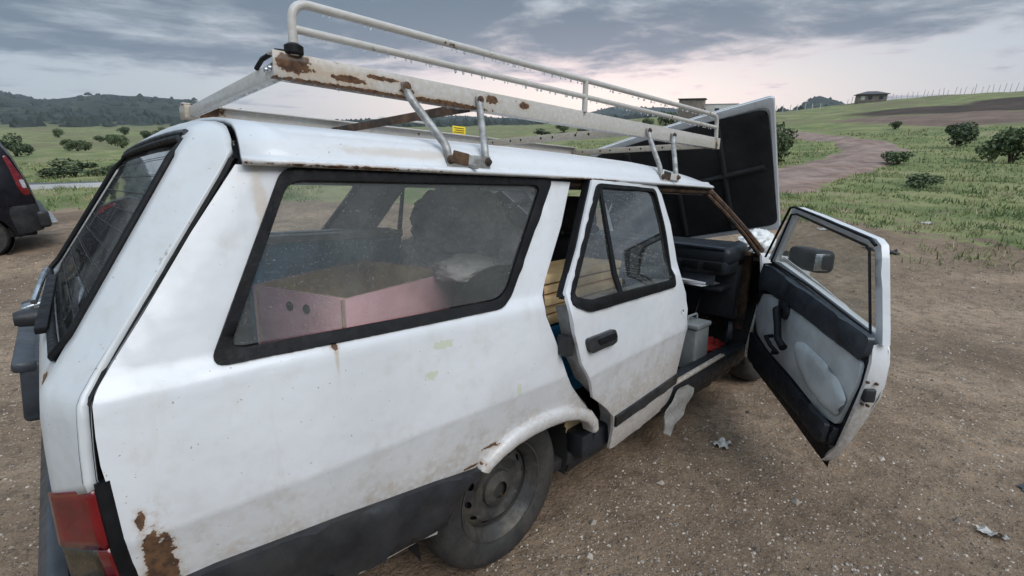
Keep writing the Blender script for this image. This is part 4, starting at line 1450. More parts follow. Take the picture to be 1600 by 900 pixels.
# door card with armrest, pull, winder and belt rail
card = round_poly([(0.02, 0.60), (0.10, 0.735), (0.21, 0.755), (0.62, 0.735), (1.135, 0.69), (1.125, 0.60), (1.045, 0.385), (0.92, 0.37), (0.60, 0.415), (0.26, 0.445), (0.08, 0.49)], 0.03)
part('door_card', panel(card, door_map(0.0), DIN, [], 0.06, None, 0.02, 0.006), 'doorcard', fd)
part('lower_trim', panel(round_poly([(0.0, 0.475), (0.25, 0.43), (0.60, 0.395), (0.92, 0.350), (1.05, 0.375), (1.025, 0.285), (0.97, 0.27), (0.5, 0.283), (0.0, 0.305)], 0.015), door_map(0.012), DIN, [], 0.06, None, 0.03, 0.008), 'interior', fd)
part('belt_rail', panel(round_poly([(0.08, 0.905), (0.20, 0.910), (1.175, 0.800), (1.165, 0.735), (1.13, 0.700), (0.62, 0.748), (0.20, 0.770), (0.05, 0.75)], 0.02), door_map(0.018), DIN, [], 0.06, None, 0.035, 0.012), 'plastic_blue', fd)
part('map_pocket', panel(round_poly([(0.86, 0.40), (1.04, 0.385), (1.02, 0.285), (0.84, 0.295)], 0.02), door_map(0.045), DIN, [], 0.04, None, 0.03, 0.01), 'interior', fd)
ARM = round_poly([(0.60, 0.60), (0.70, 0.628), (0.90, 0.605), (1.03, 0.57), (1.10, 0.52), (1.045, 0.42), (0.92, 0.415), (0.74, 0.46), (0.63, 0.53)], 0.03)
arm_xy = np.array(resample(ARM, 0.02))


def arm_map(s, z):
    dist = float(np.min(np.hypot(arm_xy[:, 0] - s, arm_xy[:, 1] - z)))
    t = min(1.0, dist / 0.045)
    return door_map(0.002 + 0.016 * math.sqrt(max(0, 1 - (1 - t) ** 2)))(s, z)


part('armrest', panel(ARM, arm_map, DIN, [], 0.018, None, 0.0, 0.0), 'doorcard', fd)
pull = [door_map(0.012)(0.40, 0.715), door_map(0.04)(0.44, 0.72), door_map(0.06)(0.52, 0.66), door_map(0.07)(0.57, 0.60), door_map(0.065)(0.63, 0.575)]
part('door_pull', tube(pull, 0.018, 10, True, [0.022, 0.022, 0.017, 0.017, 0.020]), 'rubber', fd)
part('pull_bezel', panel(round_poly([(0.36, 0.755), (0.46, 0.765), (0.50, 0.715), (0.47, 0.67), (0.39, 0.69)], 0.02), door_map(0.014), DIN, [], 0.03, None, 0.02, 0.004), 'plastic', fd)
part('window_winder', tube([door_map(0.012)(0.36, 0.555), door_map(0.05)(0.37, 0.552), door_map(0.055)(0.45, 0.53), door_map(0.05)(0.53, 0.515), door_map(0.075)(0.535, 0.515)], 0.011, 8), 'rubber', fd)
spk = lathe([(0.0, 0.006), (0.035, 0.004), (0.055, 0.014), (0.068, 0.012), (0.072, -0.012)], (0, 0, 0), 24, 'y')
spk.transform(Matrix.Translation(Vector((1.955, -0.69, 0.46))) @ Matrix.Rotation(math.radians(205), 4, 'Z'))
part('kick_panel_speaker', spk, 'plastic')
# window frame and glass
FRO = [(0.02, 0.93), (0.30, 1.235), (0.36, 1.245), (0.60, 1.215), (1.05, 1.150), (1.085, 1.13), (1.10, 1.08), (1.165, 0.77), (1.10, 0.76), (0.6, 0.85), (0.2, 0.915)]
FRI = [(0.115, 0.93), (0.335, 1.205), (0.40, 1.212), (1.03, 1.122), (1.050, 1.105), (1.115, 0.800), (0.6, 0.88), (0.2, 0.935)]
frm = part('window_frame', panel(FRO, door_map(-0.045, 0.05), DIN, [FRI], 0.06, None, 0.03, 0.004), 'paint_door', fd)
part('frame_seal', tube([door_map(-0.028, 0.05)(s, z) for s, z in ((0.03, 0.945), (0.32, 1.240), (0.37, 1.246), (0.60, 1.216), (1.05, 1.151), (1.088, 1.13))], 0.0065, 8), 'rubber', frm)
part('inner_seal', tube([door_map(-0.030, 0.05)(s, z) for s, z in FRI[:-1]] + [door_map(-0.030, 0.05)(*FRI[0])], 0.0055, 6), 'rubber', frm)
part('pane', panel(FRI, door_map(-0.058, 0.05), DIN, [], 0.12, None, 0.0, 0.0), 'glass_open', fd)
# mirror on the outer skin
mc = door_map(-0.21)(0.16, 0.955)
mir = part('door_mirror', box(mc, (0.27, 0.11, 0.125), rotd @ Matrix.Rotation(math.radians(-12), 4, 'Z'), 0.035, 4), 'plastic', fd)
part('mirror_arm', tube([door_map(-0.09)(0.02, 0.90), door_map(-0.15)(0.09, 0.92)], 0.026, 8), 'plastic', mir)
part('mirror_glass', box(mc + DD * 0.133 + DN * 0.002, (0.006, 0.075, 0.09), rotd @ Matrix.Rotation(math.radians(-12), 4, 'Z'), 0.002), 'chrome', mir)

# --- left front door, shut
LFD = [(1.00, 1.335), (1.50, 1.325), (1.53, 1.31), (2.02, 0.945), (2.04, 0.70), (2.02, 0.30), (1.11, 0.27), (1.115, 0.70), (1.10, 0.86), (1.06, 0.93)]
LFG = round_poly([(1.03, 1.312), (1.49, 1.300), (1.93, 0.955), (1.09, 0.945)], 0.03)
lfd = part('front_door', panel(LFD, left_side(0), (0, 1, 0), [LFG], 0.06, ROWS, 0.03), 'paint_door')
part('window_seal', panel(round_poly([(1.018, 1.322), (1.495, 1.310), (1.955, 0.948), (1.075, 0.935)], 0.03), left_side(0.005), (0, 1, 0), [LFG], 0.06, None, 0.014, 0.002), 'rubber', lfd)
part('pane', panel(LFG, left_side(-0.008), (0, 1, 0), [], 0.12, None, 0.0, 0), 'glass_far', lfd)
part('door_handle', panel(round_poly([(1.16, 0.822), (1.34, 0.822), (1.35, 0.770), (1.17, 0.768)], 0.018), left_side(0.022), (0, 1, 0), [], 0.03, None, 0.026, 0.006), 'plastic', lfd)

# --- front wings, nose, cowl and engine bay
FA = [(2.49 + 0.335 * math.cos(a), 0.30 + 0.30 * math.sin(a)) for a in np.linspace(math.pi * 1.02, -0.02 * math.pi, 15)]
WING = [(2.07, 0.945), (2.055, 0.70), (2.045, 0.28)] + FA + [(3.16, 0.30), (3.22, 0.50), (3.23, 0.72), (3.20, 0.80), (2.60, 0.885)]
for mf, od in ((right_side, (0, -1, 0)), (left_side, (0, 1, 0))):
    s = od[1]
    part('front_wing', panel(WING, mf(0), od, [], 0.06, ROWS, 0.015), 'paint_dull')
    v, f = [], []
    for x, z in ((2.08, 0.945), (2.3, 0.922), (2.6, 0.888), (2.9, 0.845), (3.2, 0.80)):
        y0 = side_y(x, z)
        v += [(x, s * y0, z - 0.01), (x, s * (y0 - 0.015), z + 0.004), (x, s * (y0 - 0.09), z + 0.012), (x, s * (y0 - 0.15), z - 0.005), (x, s * (y0 - 0.16), z - 0.05)]
    for i in range(4):
        for k in range(4):
            f.append((5 * i + k, 5 * i + k + 1, 5 * i + 6 + k, 5 * i + 5 + k))
    part('wing_top', mk(v, f, 40), 'paint_dull')
    part('inner_wing', box((2.64, s * 0.60, 0.66), (1.10, 0.03, 0.42), None, 0.01), 'cavity')
    hl = part('headlamp', box((3.225, s * 0.55, 0.63), (0.05, 0.24, 0.16), None, 0.02, 3), 'lamp_clear')
    part('indicator', box((3.21, s * 0.715, 0.63), (0.05, 0.07, 0.15), None, 0.012), simple('amber_lens_%d' % (s > 0), (0.5, 0.16, 0.01), 0.25), hl)
part('front_panel', join(box((3.19, 0, 0.77), (0.05, 1.42, 0.06), None, 0.012), box((3.19, 0, 0.45), (0.05, 1.42, 0.14), None, 0.012)), 'paint_dull')
gr = part('grille', box((3.20, 0, 0.63), (0.03, 0.82, 0.17), None, 0.008), 'plastic')
for k in range(6):
    part('grille_bar', box((3.222, 0, 0.565 + k * 0.026), (0.016, 0.80, 0.009), None, 0.002), 'plastic_blue', gr)
part('front_bumper', join(box((3.27, 0, 0.44), (0.10, 1.62, 0.13), None, 0.03, 3), box((3.08, -0.775, 0.44), (0.36, 0.05, 0.12), None, 0.02), box((3.08, 0.775, 0.44), (0.36, 0.05, 0.12), None, 0.02)), 'plastic')
part('cowl', join(box((2.15, 0, 0.935), (0.16, 1.44, 0.03), Matrix.Rotation(math.radians(8), 4, 'Y'), 0.008), box((2.20, 0, 0.66), (0.04, 1.38, 0.52), None, 0.01)), 'rust')
part('engine', join(box((2.75, 0.05, 0.60), (0.50, 0.34, 0.34), None, 0.03, 3), box((2.72, 0.02, 0.80), (0.46, 0.20, 0.08), None, 0.02), lathe([(0.0, 0.05), (0.10, 0.05), (0.115, 0.03), (0.115, -0.03), (0.0, -0.03)], (2.62, -0.20, 0.84), 20, 'z')), 'cavity')
part('radiator', box((3.10, 0, 0.60), (0.06, 0.62, 0.38), None, 0.008), 'cavity')
part('battery', box((2.40, -0.42, 0.72), (0.18, 0.26, 0.20), None, 0.01), 'interior')
part('washer_bottle', lump((2.46, -0.62, 0.985), (0.17, 0.10, 0.085), 5, 0.28, 4, freq=3.2), simple('milky_bottle', (0.66, 0.66, 0.64), 0.4, 0, 0.15, 20, 0.3, 30))
for k, (a, b, c) in enumerate((((2.3, -0.5, 0.95), (2.42, -0.55, 1.04), (2.62, -0.48, 0.86)), ((2.26, -0.62, 0.94), (2.40, -0.66, 1.02), (2.55, -0.60, 0.88)), ((2.3, -0.1, 0.93), (2.5, -0.2, 1.0), (2.7, 0.1, 0.85)))):
    pts = [(Vector(a) * (1 - t) ** 2 + Vector(b) * 2 * t * (1 - t) + Vector(c) * t * t) for t in np.linspace(0, 1, 9)]
    part('engine_hose', tube(pts, 0.012, 8), 'rubber')

# --- bonnet thrown up on its front hinges, black lining towards us
BTR, BTL = Vector((2.50, -0.60, 1.943)), Vector((2.24, 0.69, 1.62))
BBR = Vector((3.04, -0.575, 1.05))
BU = BTL - BTR
BV = BBR - BTR
BN = BU.cross(BV).normalized()
if BN.x > 0:
    BN = -BN


def bon(o):
    return lambda u, v: BTR + BU * u + BV * v + BN * (o - 0.035 * math.sin(math.pi * min(1, max(0, u))))


part_b = part('bonnet', panel(round_poly([(0, 0), (1, 0), (1, 1.0), (0, 1.0)], 0.03), bon(0.0), tuple(BN), [], 0.08, None, 0.012, 0.004), 'paint_dull', label='raised white bonnet with black underside')
part('edge_flange', panel(round_poly([(0.004, 0.005), (0.996, 0.005), (0.996, 0.995), (0.004, 0.995)], 0.02), bon(0.016), tuple(BN), [round_poly([(0.022, 0.055), (0.975, 0.045), (0.975, 0.955), (0.014, 0.955)], 0.05)], 0.05, None, 0.02, 0.004), 'paint_dull', part_b)
lining = simple('bonnet_lining', (0.010, 0.010, 0.011), 0.75, 0, 0.4, 5, 0.35, 12, dirt=(0.03, 0.03, 0.03))
part('lining', panel(round_poly([(0.030, 0.065), (0.975, 0.045), (0.975, 0.955), (0.012, 0.955)], 0.06), lambda u, v: bon(0.020 + 0.006 * math.sin(u * 17) * math.sin(v * 13))(u, v), tuple(BN), [], 0.03, None, 0.012, 0.003), lining, part_b)
for (a, b) in (((0.27, 0.10), (0.25, 0.92)), ((0.52, 0.10), (0.52, 0.92)), ((0.77, 0.10), (0.78, 0.92)), ((0.06, 0.47), (0.94, 0.50))):
    pts = [bon(0.024)(a[0] + (b[0] - a[0]) * t, a[1] + (b[1] - a[1]) * t) for t in np.linspace(0, 1, 8)]
    part('stiffener', tube(pts, 0.022, 8), lining, part_b)
part('hinge_hole', lathe([(0.0, 0.0), (0.022, 0.0), (0.024, -0.006)], tuple(bon(0.024)(0.05, 0.10)), 14, 'x'), 'rubber', part_b)
part('prop_rod', tube([(2.35, 0.62, 0.92), bon(0.02)(0.92, 0.45)], 0.007, 6), 'steel', part_b)

# --- cabin
dash = part('dashboard', join(box((1.98, 0, 0.945), (0.30, 1.38, 0.11), Matrix.Rotation(math.radians(-6), 4, 'Y'), 0.035, 3), box((1.93, 0, 0.87), (0.20, 1.36, 0.09), None, 0.02), box((1.96, -0.35, 0.735), (0.22, 0.60, 0.025), None, 0.006), box((2.05, 0, 0.70), (0.08, 1.36, 0.34), None, 0.01), box((1.93, -0.05, 0.66), (0.18, 0.26, 0.34), None, 0.02)), 'interior')
for y in (-0.60, -0.46, -0.08, 0.06):
    part('air_vent', box((1.822, y, 0.875), (0.012, 0.11, 0.05), None, 0.004), 'rubber', dash)
part('glovebox_lid', box((1.855, -0.40, 0.80), (0.012, 0.42, 0.09), Matrix.Rotation(math.radians(18), 4, 'Y'), 0.004), 'plastic_blue', dash)
rad = part('radio', box((1.832, -0.02, 0.69), (0.02, 0.19, 0.06), None, 0.004), 'rubber', dash)
for y in (-0.085, 0.045):
    part('radio_knob', lathe([(0.0, -0.014), (0.010, -0.014), (0.012, 0.0)], (1.822, y, 0.69), 12, 'x'), 'chrome', rad)
for k in range(3):
    part('heater_slider', box((1.832, -0.02, 0.765 + 0.016 * k), (0.012, 0.15, 0.005), None, 0.001), 'grey_box', dash)
part('dash_lip', tube([(1.835, -0.66, 0.985), (1.828, -0.3, 0.992), (1.828, 0.3, 0.992), (1.835, 0.66, 0.985)], 0.012, 8), 'plastic_blue', dash)
for k in range(5):
    part('loose_wire', tube([(1.86 + 0.02 * k, -0.15 - 0.09 * k, 0.72), (1.80, -0.2 - 0.08 * k, 0.60 - 0.02 * k), (1.88, -0.3 - 0.07 * k, 0.55)], 0.004, 5), 'red_cloth' if k == 2 else 'rubber', dash)
sw = lathe([(0.185, -0.012), (0.197, 0.0), (0.185, 0.012), (0.173, 0.0)], (0, 0, 0), 36, 'x', True)
sw = join(sw, box((0.03, 0, 0), (0.05, 0.30, 0.05), None, 0.02), tube([(0.0, 0, 0), (0.35, 0, -0.02)], 0.025, 8))
sw.transform(Matrix.Translation((1.62, 0.36, 0.92)) @ Matrix.Rotation(math.radians(-22), 4, 'Y'))
part('steering_wheel', sw, 'rubber')
part('rear_view_mirror', box((1.66, 0.0, 1.26), (0.03, 0.22, 0.06), None, 0.015, 3), 'rubber')
part('screen_divider_strip', box((2.00, 0.05, 1.12), (0.02, 0.10, 0.30), Matrix.Rotation(math.radians(-35), 4, 'Y'), 0.005), 'interior')
part('wiper_linkage', tube([(2.16, -0.55, 0.965), (2.12, -0.1, 0.985), (2.16, 0.35, 0.97)], 0.008, 6), 'chrome')
for y in (-0.36, 0.36):
    st = part('front_seat', join(box((1.10, y, 0.44), (0.52, 0.48, 0.16), Matrix.Rotation(math.radians(-6), 4, 'Y'), 0.05, 4), box((0.86, y, 0.80), (0.14, 0.48, 0.62), Matrix.Rotation(math.radians(-12), 4, 'Y'), 0.05, 4)), 'seat')
    part('headrest', box((0.765, y, 1.20), (0.10, 0.26, 0.17), Matrix.Rotation(math.radians(-12), 4, 'Y'), 0.045, 4), 'seat', st)
    for q in (-0.06, 0.06):
        part('headrest_post', tube([(0.785, y + q, 1.06), (0.77, y + q, 1.16)], 0.006, 6), 'chrome', st)
part('gear_tunnel', box((1.45, 0, 0.33), (1.2, 0.24, 0.2), None, 0.06, 4), 'interior')
part('cabin_carpet', box((1.45, 0, 0.275), (1.25, 1.36, 0.03), None, 0.008), 'interior')

# ------------------------------------------------------------------ roof rack
rack = thing('roof_rack', 'off-white tubular roof rack with rust on its rear beam', 'roof rack', (0.6, 0, 1.38))


def rpart(name, me, mat='rack', parent=rack, label=None):
    o = link(name, me, M_[mat], parent)
    if label:
        o['label'] = label
    return o


for s in (-1, 1):
    y = s * 0.545
    bmr = rpart('side_beam', join(box((0.645, y, 1.592), (2.46, 0.006, 0.062), None, 0.002), box((0.645, y - s * 0.018, 1.620), (2.46, 0.036, 0.006), None, 0.002), box((0.645, y - s * 0.018, 1.564), (2.46, 0.036, 0.006), None, 0.002)))
    for x0, x1, xf in ((-0.235, 0.035, -0.10), (1.065, 1.30, 1.085)):
        ya, yb = s * 0.552, s * 0.668
        za, zb = 1.582, drip_z(xf) + 0.034
        fa, fb = (xf - 0.07, xf + 0.07)
        for xa, xb in ((x0, fa), (x1, fb)):
            pts = [Vector((xa, ya, za + 0.018)), Vector((xa, ya + s * 0.010, za - 0.002)), Vector((xa * 0.85 + xb * 0.15, ya + s * 0.022, za - 0.03)), Vector((xb, yb - s * 0.004, zb + 0.035)), Vector((xb, yb, zb - 0.012))]
            me = tube(arc_path(pts, 0.02, 3), 0.0115, 8)
            stn = rpart('strut', me, 'steel')
            rpart('bolt', lathe([(0.0, s * 0.010), (0.007, s * 0.010), (0.009, s * 0.004), (0.013, s * 0.003), (0.013, 0.0)], (xa, ya + s * 0.012, za + 0.008), 10), 'rust', stn)
            rpart('bolt', lathe([(0.0, s * 0.012), (0.007, s * 0.012), (0.009, s * 0.004), (0.013, s * 0.003), (0.013, 0.0)], (xb, yb + s * 0.010, zb), 10), 'rust', stn)
        ft = rpart('gutter_clamp', join(box((xf, s * 0.676, zb - 0.004), (0.16, 0.006, 0.042), None, 0.002), box((xf, s * 0.684, zb - 0.030), (0.15, 0.022, 0.008), None, 0.002)), 'steel' if x0 < 0 else 'rack')
        rpart('clamp_plate', box((xf - 0.035, s * 0.681, zb + 0.006), (0.055, 0.008, 0.034), Matrix.Rotation(math.radians(8), 4, 'Y'), 0.002), 'rust', ft)
        rpart('clamp_bolt', tube([(xf + 0.0, s * 0.676, zb - 0.012), (xf, s * 0.712, zb - 0.018)], 0.007, 8), 'steel', ft)
for i, (x, mt, lab) in enumerate(((-0.560, 'rack', None), (0.035, 'rust', 'dark rusty crossbar'), (0.985, 'rack_rusty', 'pale crossbar drilled with bolt holes'), (1.855, 'rack_rusty', None))):
    if i == 1:
        cb = rpart('crossbar', join(box((x, 0, 1.585), (0.034, 1.06, 0.004), None, 0.001), box((x - 0.015, 0, 1.570), (0.004, 1.06, 0.03), None, 0.001)), mt, label=lab)
    else:
        cb = rpart('crossbar', box((x, 0, 1.585), (0.03, 1.07, 0.036), None, 0.003), mt, label=lab)
    if i >= 2:
        for k in range(8):
            y0 = -0.42 + k * 0.12 + (0.018 if k % 2 else -0.018)
            rpart('bolt_hole', lathe([(0.0, -0.0006), (0.006, -0.0006), (0.0065, 0.0004)], (x - 0.0155, y0, 1.586), 10, 'x'), 'rubber', cb)
    if i == 0:
        for q in (0, 0.028):
            rpart('bolt', lathe([(0, -0.006), (0.006, -0.006), (0.008, 0)], (x - 0.016, -0.50 + q, 1.590), 10, 'x'), 'chrome', cb)
        rpart('end_bracket', join(box((x - 0.005, 0.50, 1.585), (0.05, 0.10, 0.048), None, 0.003), box((x + 0.10, 0.53, 1.565), (0.2, 0.05, 0.006), None, 0.001)), 'rack_rusty', cb)
# near-side guard rails
top = arc_path([(-0.535, -0.548, 1.618), (-0.535, -0.548, 1.737), (1.800, -0.548, 1.741), (1.815, -0.548, 1.618)], 0.045, 7)
tp = []
for a, b in zip(top, top[1:]):
    k = max(1, int((b - a).length / 0.25))
    tp += [a + (b - a) * q / k for q in range(k)]
tp.append(top[-1])
rpart('top_rail', tube(tp, 0.0108, 12), 'rack_rail')
rpart('lower_rail', tube([(x, -0.548, 1.677) for x in np.linspace(-0.53, 1.81, 12)], 0.0098, 12), 'rack_rail')
rpart('rail_post', tube([(0.592, -0.548, 1.62), (0.592, -0.548, 1.735)], 0.011, 10))
rpart('post_collar', lathe([(0.013, -0.014), (0.022, -0.010), (0.022, 0.006), (0.013, 0.012)], (-0.535, -0.548, 1.632), 14, 'z'), 'rubber')
rpart('rope_end', tube([(-0.53, -0.53, 1.628), (-0.56, -0.50, 1.632), (-0.575, -0.44, 1.620), (-0.578, -0.40, 1.604)], 0.006, 6), 'rubber')
# short hoop on the far side and its yellow label
rpart('far_hoop', tube(arc_path([(0.275, 0.545, 1.62), (0.275, 0.545, 1.665), (0.60, 0.545, 1.665), (0.60, 0.545, 1.62)], 0.02, 4), 0.006, 8), 'rack')
yl = rpart('warning_label', box((0.800, 0.548, 1.642), (0.095, 0.004, 0.058), None, 0.001), 'yellow', label='small yellow label on the far side of the rack')
for k in range(4):
    rpart('label_line', box((0.800 + (0.004 if k % 2 else -0.003), 0.5455, 1.660 - k * 0.012), (0.075 - 0.008 * (k % 2), 0.001, 0.004), None, 0), 'black_ink', yl)
# rain drops hanging under the rails and beams
dv, df = [], []
bmd = bmesh.new()
for z, y, r0, x0, x1, nd in ((1.7245, -0.548, 0.0045, -0.45, 1.78, 84), (1.6655, -0.548, 0.0045, -0.50, 1.78, 78), (1.561, -0.535, 0.0042, -0.5, 1.85, 60)):
    for k in range(nd):
        x = x0 + (x1 - x0) * (k + random.uniform(-0.9, 0.9)) / nd
        mtx = Matrix.Translation((x, y, z - 0.002)) @ Matrix.Diagonal((1, 1, random.uniform(1.0, 1.7), 1))
        bmesh.ops.create_icosphere(bmd, subdivisions=1, radius=r0 * random.uniform(0.35, 1.0), matrix=mtx)
for k in range(50):
    bmesh.ops.create_icosphere(bmd, subdivisions=1, radius=0.004 * random.uniform(0.6, 1.2), matrix=Matrix.Translation((-0.56, random.uniform(-0.5, 0.45), 1.565)))
m, T, out = newmat('water_drop')
pb = T.n('ShaderNodeBsdfPrincipled')
pb.inputs['Base Color'].default_value = (0.9, 0.92, 0.95, 1)
pb.inputs['Roughness'].default_value = 0.05
pb.inputs['Transmission Weight'].default_value = 0.75
pb.inputs['IOR'].default_value = 1.33
T.l(pb.outputs[0], out.inputs[0])
M_['drop'] = m
tag(rpart('rain_drops', from_bm(bmd, 80), 'drop'), kind='stuff')


# ------------------------------------------------------------------ what the wagon carries
def open_box(corners, z0, z1, th, mat, name, label, cat, inner=None):
    """four-sided open crate from its rim corners; every wall a board of its own"""
    base = sum((Vector((*c, 0)) for c in corners), Vector()) / 4
    base.z = z0
    t = thing(name, label, cat, base)
    for i in range(4):
        a, b = Vector((*corners[i], 0)), Vector((*corners[(i + 1) % 4], 0))
        d = (b - a).normalized()
        nrm = Vector((-d.y, d.x, 0))
        a2, b2 = a + d * th * 1.02 * (i % 2), b - d * th * 1.02 * (i % 2)
        for k, (o, mt) in enumerate(((th * 0.25, mat), (th * 0.75, inner or mat))):
            zc = (z0 + z1) / 2
            p0 = a2 + nrm * o
            p1 = b2 + nrm * o
            me = beam((p0.x, p0.y, zc), (p1.x, p1.y, zc), th * 0.5, z1 - z0 - (0.004 if k else 0), (0, 0, 1), 0.003)
            link('side_board' if k == 0 else 'inner_face', me, M_[mt], t)
    c = [Vector((*q, z0 + 0.015)) for q in corners]
    me = mk(c + [v + Vector((0, 0, 0.01)) for v in c], [(3, 2, 1, 0), (4, 5, 6, 7)])
    link('bottom_board', me, M_[inner or mat], t)
    return t


pk = open_box([(-0.368, -0.384), (0.234, -0.166), (0.077, 0.388), (-0.52, 0.045)], 0.62, 0.96, 0.024, 'pink', 'open_crate', 'pink open-topped wooden crate behind the quarter window', 'crate', 'wood')
for k, (u, du) in enumerate(((0.42, 0.0), (0.42, 0.09))):
    a, b = Vector((-0.52, 0.045, 0)), Vector((-0.368, -0.384, 0))
    p = a + (b - a) * (u + du * 2)
    d = (b - a).normalized()
    nn = Vector((d.y, -d.x, 0))
    nn = nn if nn.x < 0 else -nn
    me = lathe([(0.0, 0.001), (0.016, 0.001), (0.017, -0.002)], (0, 0, 0), 14, 'x')
    me.transform(Matrix.Translation((p.x + nn.x * 0.002, p.y + nn.y * 0.002, 0.905)) @ nn.to_track_quat('X', 'Z').to_matrix().to_4x4())
    link('finger_hole', me, M_['cavity'], pk)
bb = thing('storage_box', 'blue box with pale grey lid beside the far window', 'box', (-0.02, 0.56, 0.47))
link('box_body', box((-0.02, 0.57, 0.765), (0.70, 0.23, 0.59), None, 0.008), M_['blue'], bb)
ld = link('lid', box((-0.02, 0.565, 1.072), (0.72, 0.25, 0.034), None, 0.008), M_['lid'], bb)
link('lid_ridge', box((-0.02, 0.55, 1.091), (0.69, 0.018, 0.008), None, 0.003), M_['lid'], ld)
solo('wrapped_bundle', join(lump((0.42, 0.05, 1.14), (0.23, 0.24, 0.19), 3, 0.16, 4, freq=3.0), lump((0.40, 0.16, 0.90), (0.22, 0.24, 0.24), 4, 0.12, 3), lump((0.54, -0.10, 0.95), (0.17, 0.18, 0.22), 6, 0.14, 3)), M_['wrap'], (0.4, 0.0, 0.62), 'dusty grey plastic-wrapped bundle piled behind the front seats', 'bundle')
solo('pale_sack', lump((0.22, -0.26, 0.985), (0.15, 0.13, 0.055), 9, 0.2, 4, freq=2.6), M_['sack'], (0.22, -0.26, 0.93), 'limp off-white sack lying over the spare tyre', 'sack')
sp = thing('spare_wheel', 'dark spare wheel standing beside the pink crate', 'wheel', (0.26, -0.46, 0.46))
link('tyre', lathe([(0.17, 0.06), (0.20, 0.078), (0.245, 0.075), (0.272, 0.055), (0.28, 0.0), (0.272, -0.055), (0.245, -0.075), (0.20, -0.078), (0.17, -0.06)], (0.26, -0.46, 0.74), 48, 'y', True), M_['tyre'], sp)
link('rim', lathe([(0.17, -0.06), (0.16, -0.03), (0.07, -0.03), (0.06, -0.045), (0.0, -0.045), (0.0, 0.0), (0.16, 0.0), (0.17, 0.06)], (0.26, -0.46, 0.74), 32, 'y'), M_['rim'], sp)
# planks and a blue crate on the back seat, seen through the rear door
for k, (z, dy) in enumerate(((0.83, 0.0), (0.87, 0.012), (0.91, -0.01), (0.95, 0.008), (0.99, 0.0))):
    solo('plank', beam((0.24, -0.57 + dy, z), (0.78, -0.54 + dy, z + 0.006), 0.20, 0.032, (0, 0, 1), 0.003), M_['wood'], (0.5, -0.55, z - 0.016),
         ('lowest' if k == 0 else 'topmost' if k == 4 else ('second', 'third', 'fourth')[k - 1]) + ' raw wooden plank in the stack behind the rear door', 'plank', group='planks stacked on the back seat')
cr = thing('blue_crate', 'bright blue plastic crate under the planks by the rear door', 'crate', (0.46, -0.52, 0.50))
link('crate_body', box((0.46, -0.52, 0.65), (0.60, 0.30, 0.30), None, 0.012), M_['bright_blue'], cr)
for k in range(3):
    link('crate_rib', box((0.46, -0.674, 0.57 + 0.08 * k), (0.60, 0.012, 0.02), None, 0.004), M_['bright_blue'], cr)
# in the front footwell
gb = thing('grey_container', 'grey plastic container in the front footwell by the door pillar', 'container', (1.62, -0.60, 0.30))
link('container_body', box((1.62, -0.60, 0.425), (0.17, 0.15, 0.25), None, 0.012, 3, 0.96), M_['grey_box'], gb)
link('container_lid', box((1.62, -0.60, 0.562), (0.18, 0.16, 0.028), None, 0.008), M_['grey_box'], gb)
link('carry_handle', tube(arc_path([(1.56, -0.60, 0.575), (1.56, -0.60, 0.61), (1.68, -0.60, 0.61), (1.68, -0.60, 0.575)], 0.02, 4), 0.007, 6), M_['grey_box'], gb)
solo('red_cloth', lump((1.86, -0.52, 0.33), (0.17, 0.15, 0.08), 12, 0.45, 4, freq=4.5), M_['red_cloth'], (1.86, -0.52, 0.29), 'crumpled red cloth on the front floor', 'cloth')
for k in range(4):
    solo('paper_sheet', box((1.90, -0.50 + 0.012 * k, 0.752 + 0.007 * k), (0.20, 0.15, 0.004), Matrix.Rotation(math.radians(-8 + 9 * k), 4, 'Z') @ Matrix.Rotation(math.radians(3 * (k % 2)), 4, 'X'), 0.001), M_['paper'], (1.90, -0.50, 0.75 + 0.007 * k), ('lowest', 'second from bottom', 'third from bottom', 'topmost')[k] + ' loose white paper in the pile on the dashboard shelf', 'paper', group='papers on the dashboard shelf')

# ------------------------------------------------------------------ dark van at the left edge
vx, vy = dir_at(91.4, 10.9)
vz = float(ground_h(vx - 1.2, vy + 0.3)) - 0.01
VAN = Matrix.Translation((vx, vy, vz)) @ Matrix.Rotation(math.radians(183), 4, 'Z')
van = thing('parked_van', 'black van with tall red tail lamps parked at the left edge', 'van', (0, 0, 0), VAN)
# side profile in (x forward from the tail, z); y half-width 0.86; camera sees its left flank (+y side after the turn)
VPROF = [(0.02, 0.36), (0.0, 0.50), (0.015, 0.80), (0.05, 1.05), (0.13, 1.42), (0.24, 1.70), (0.36, 1.80), (0.60, 1.835), (2.2, 1.84), (2.55, 1.78), (3.15, 1.22), (3.75, 1.05), (4.05, 0.92), (4.15, 0.70), (4.14, 0.36), (3.70, 0.27)] + \
    [(3.32 + 0.37 * math.cos(a), 0.30 + 0.36 * math.sin(a)) for a in np.linspace(0, math.pi, 11)] + [(1.08, 0.26)] + [(0.70 + 0.36 * math.cos(a), 0.30 + 0.36 * math.sin(a)) for a in np.linspace(0, math.pi, 11)] + [(0.30, 0.27)]


def van_half(z, x):
    h = float(np.interp(z, [0.25, 0.6, 0.95, 1.1, 1.6, 1.85], [0.83, 0.86, 0.865, 0.85, 0.76, 0.66]))
    return h - 0.10 * max(0, 1 - x / 0.25) ** 2 - 0.12 * max(0, (x - 3.6) / 0.55) ** 2


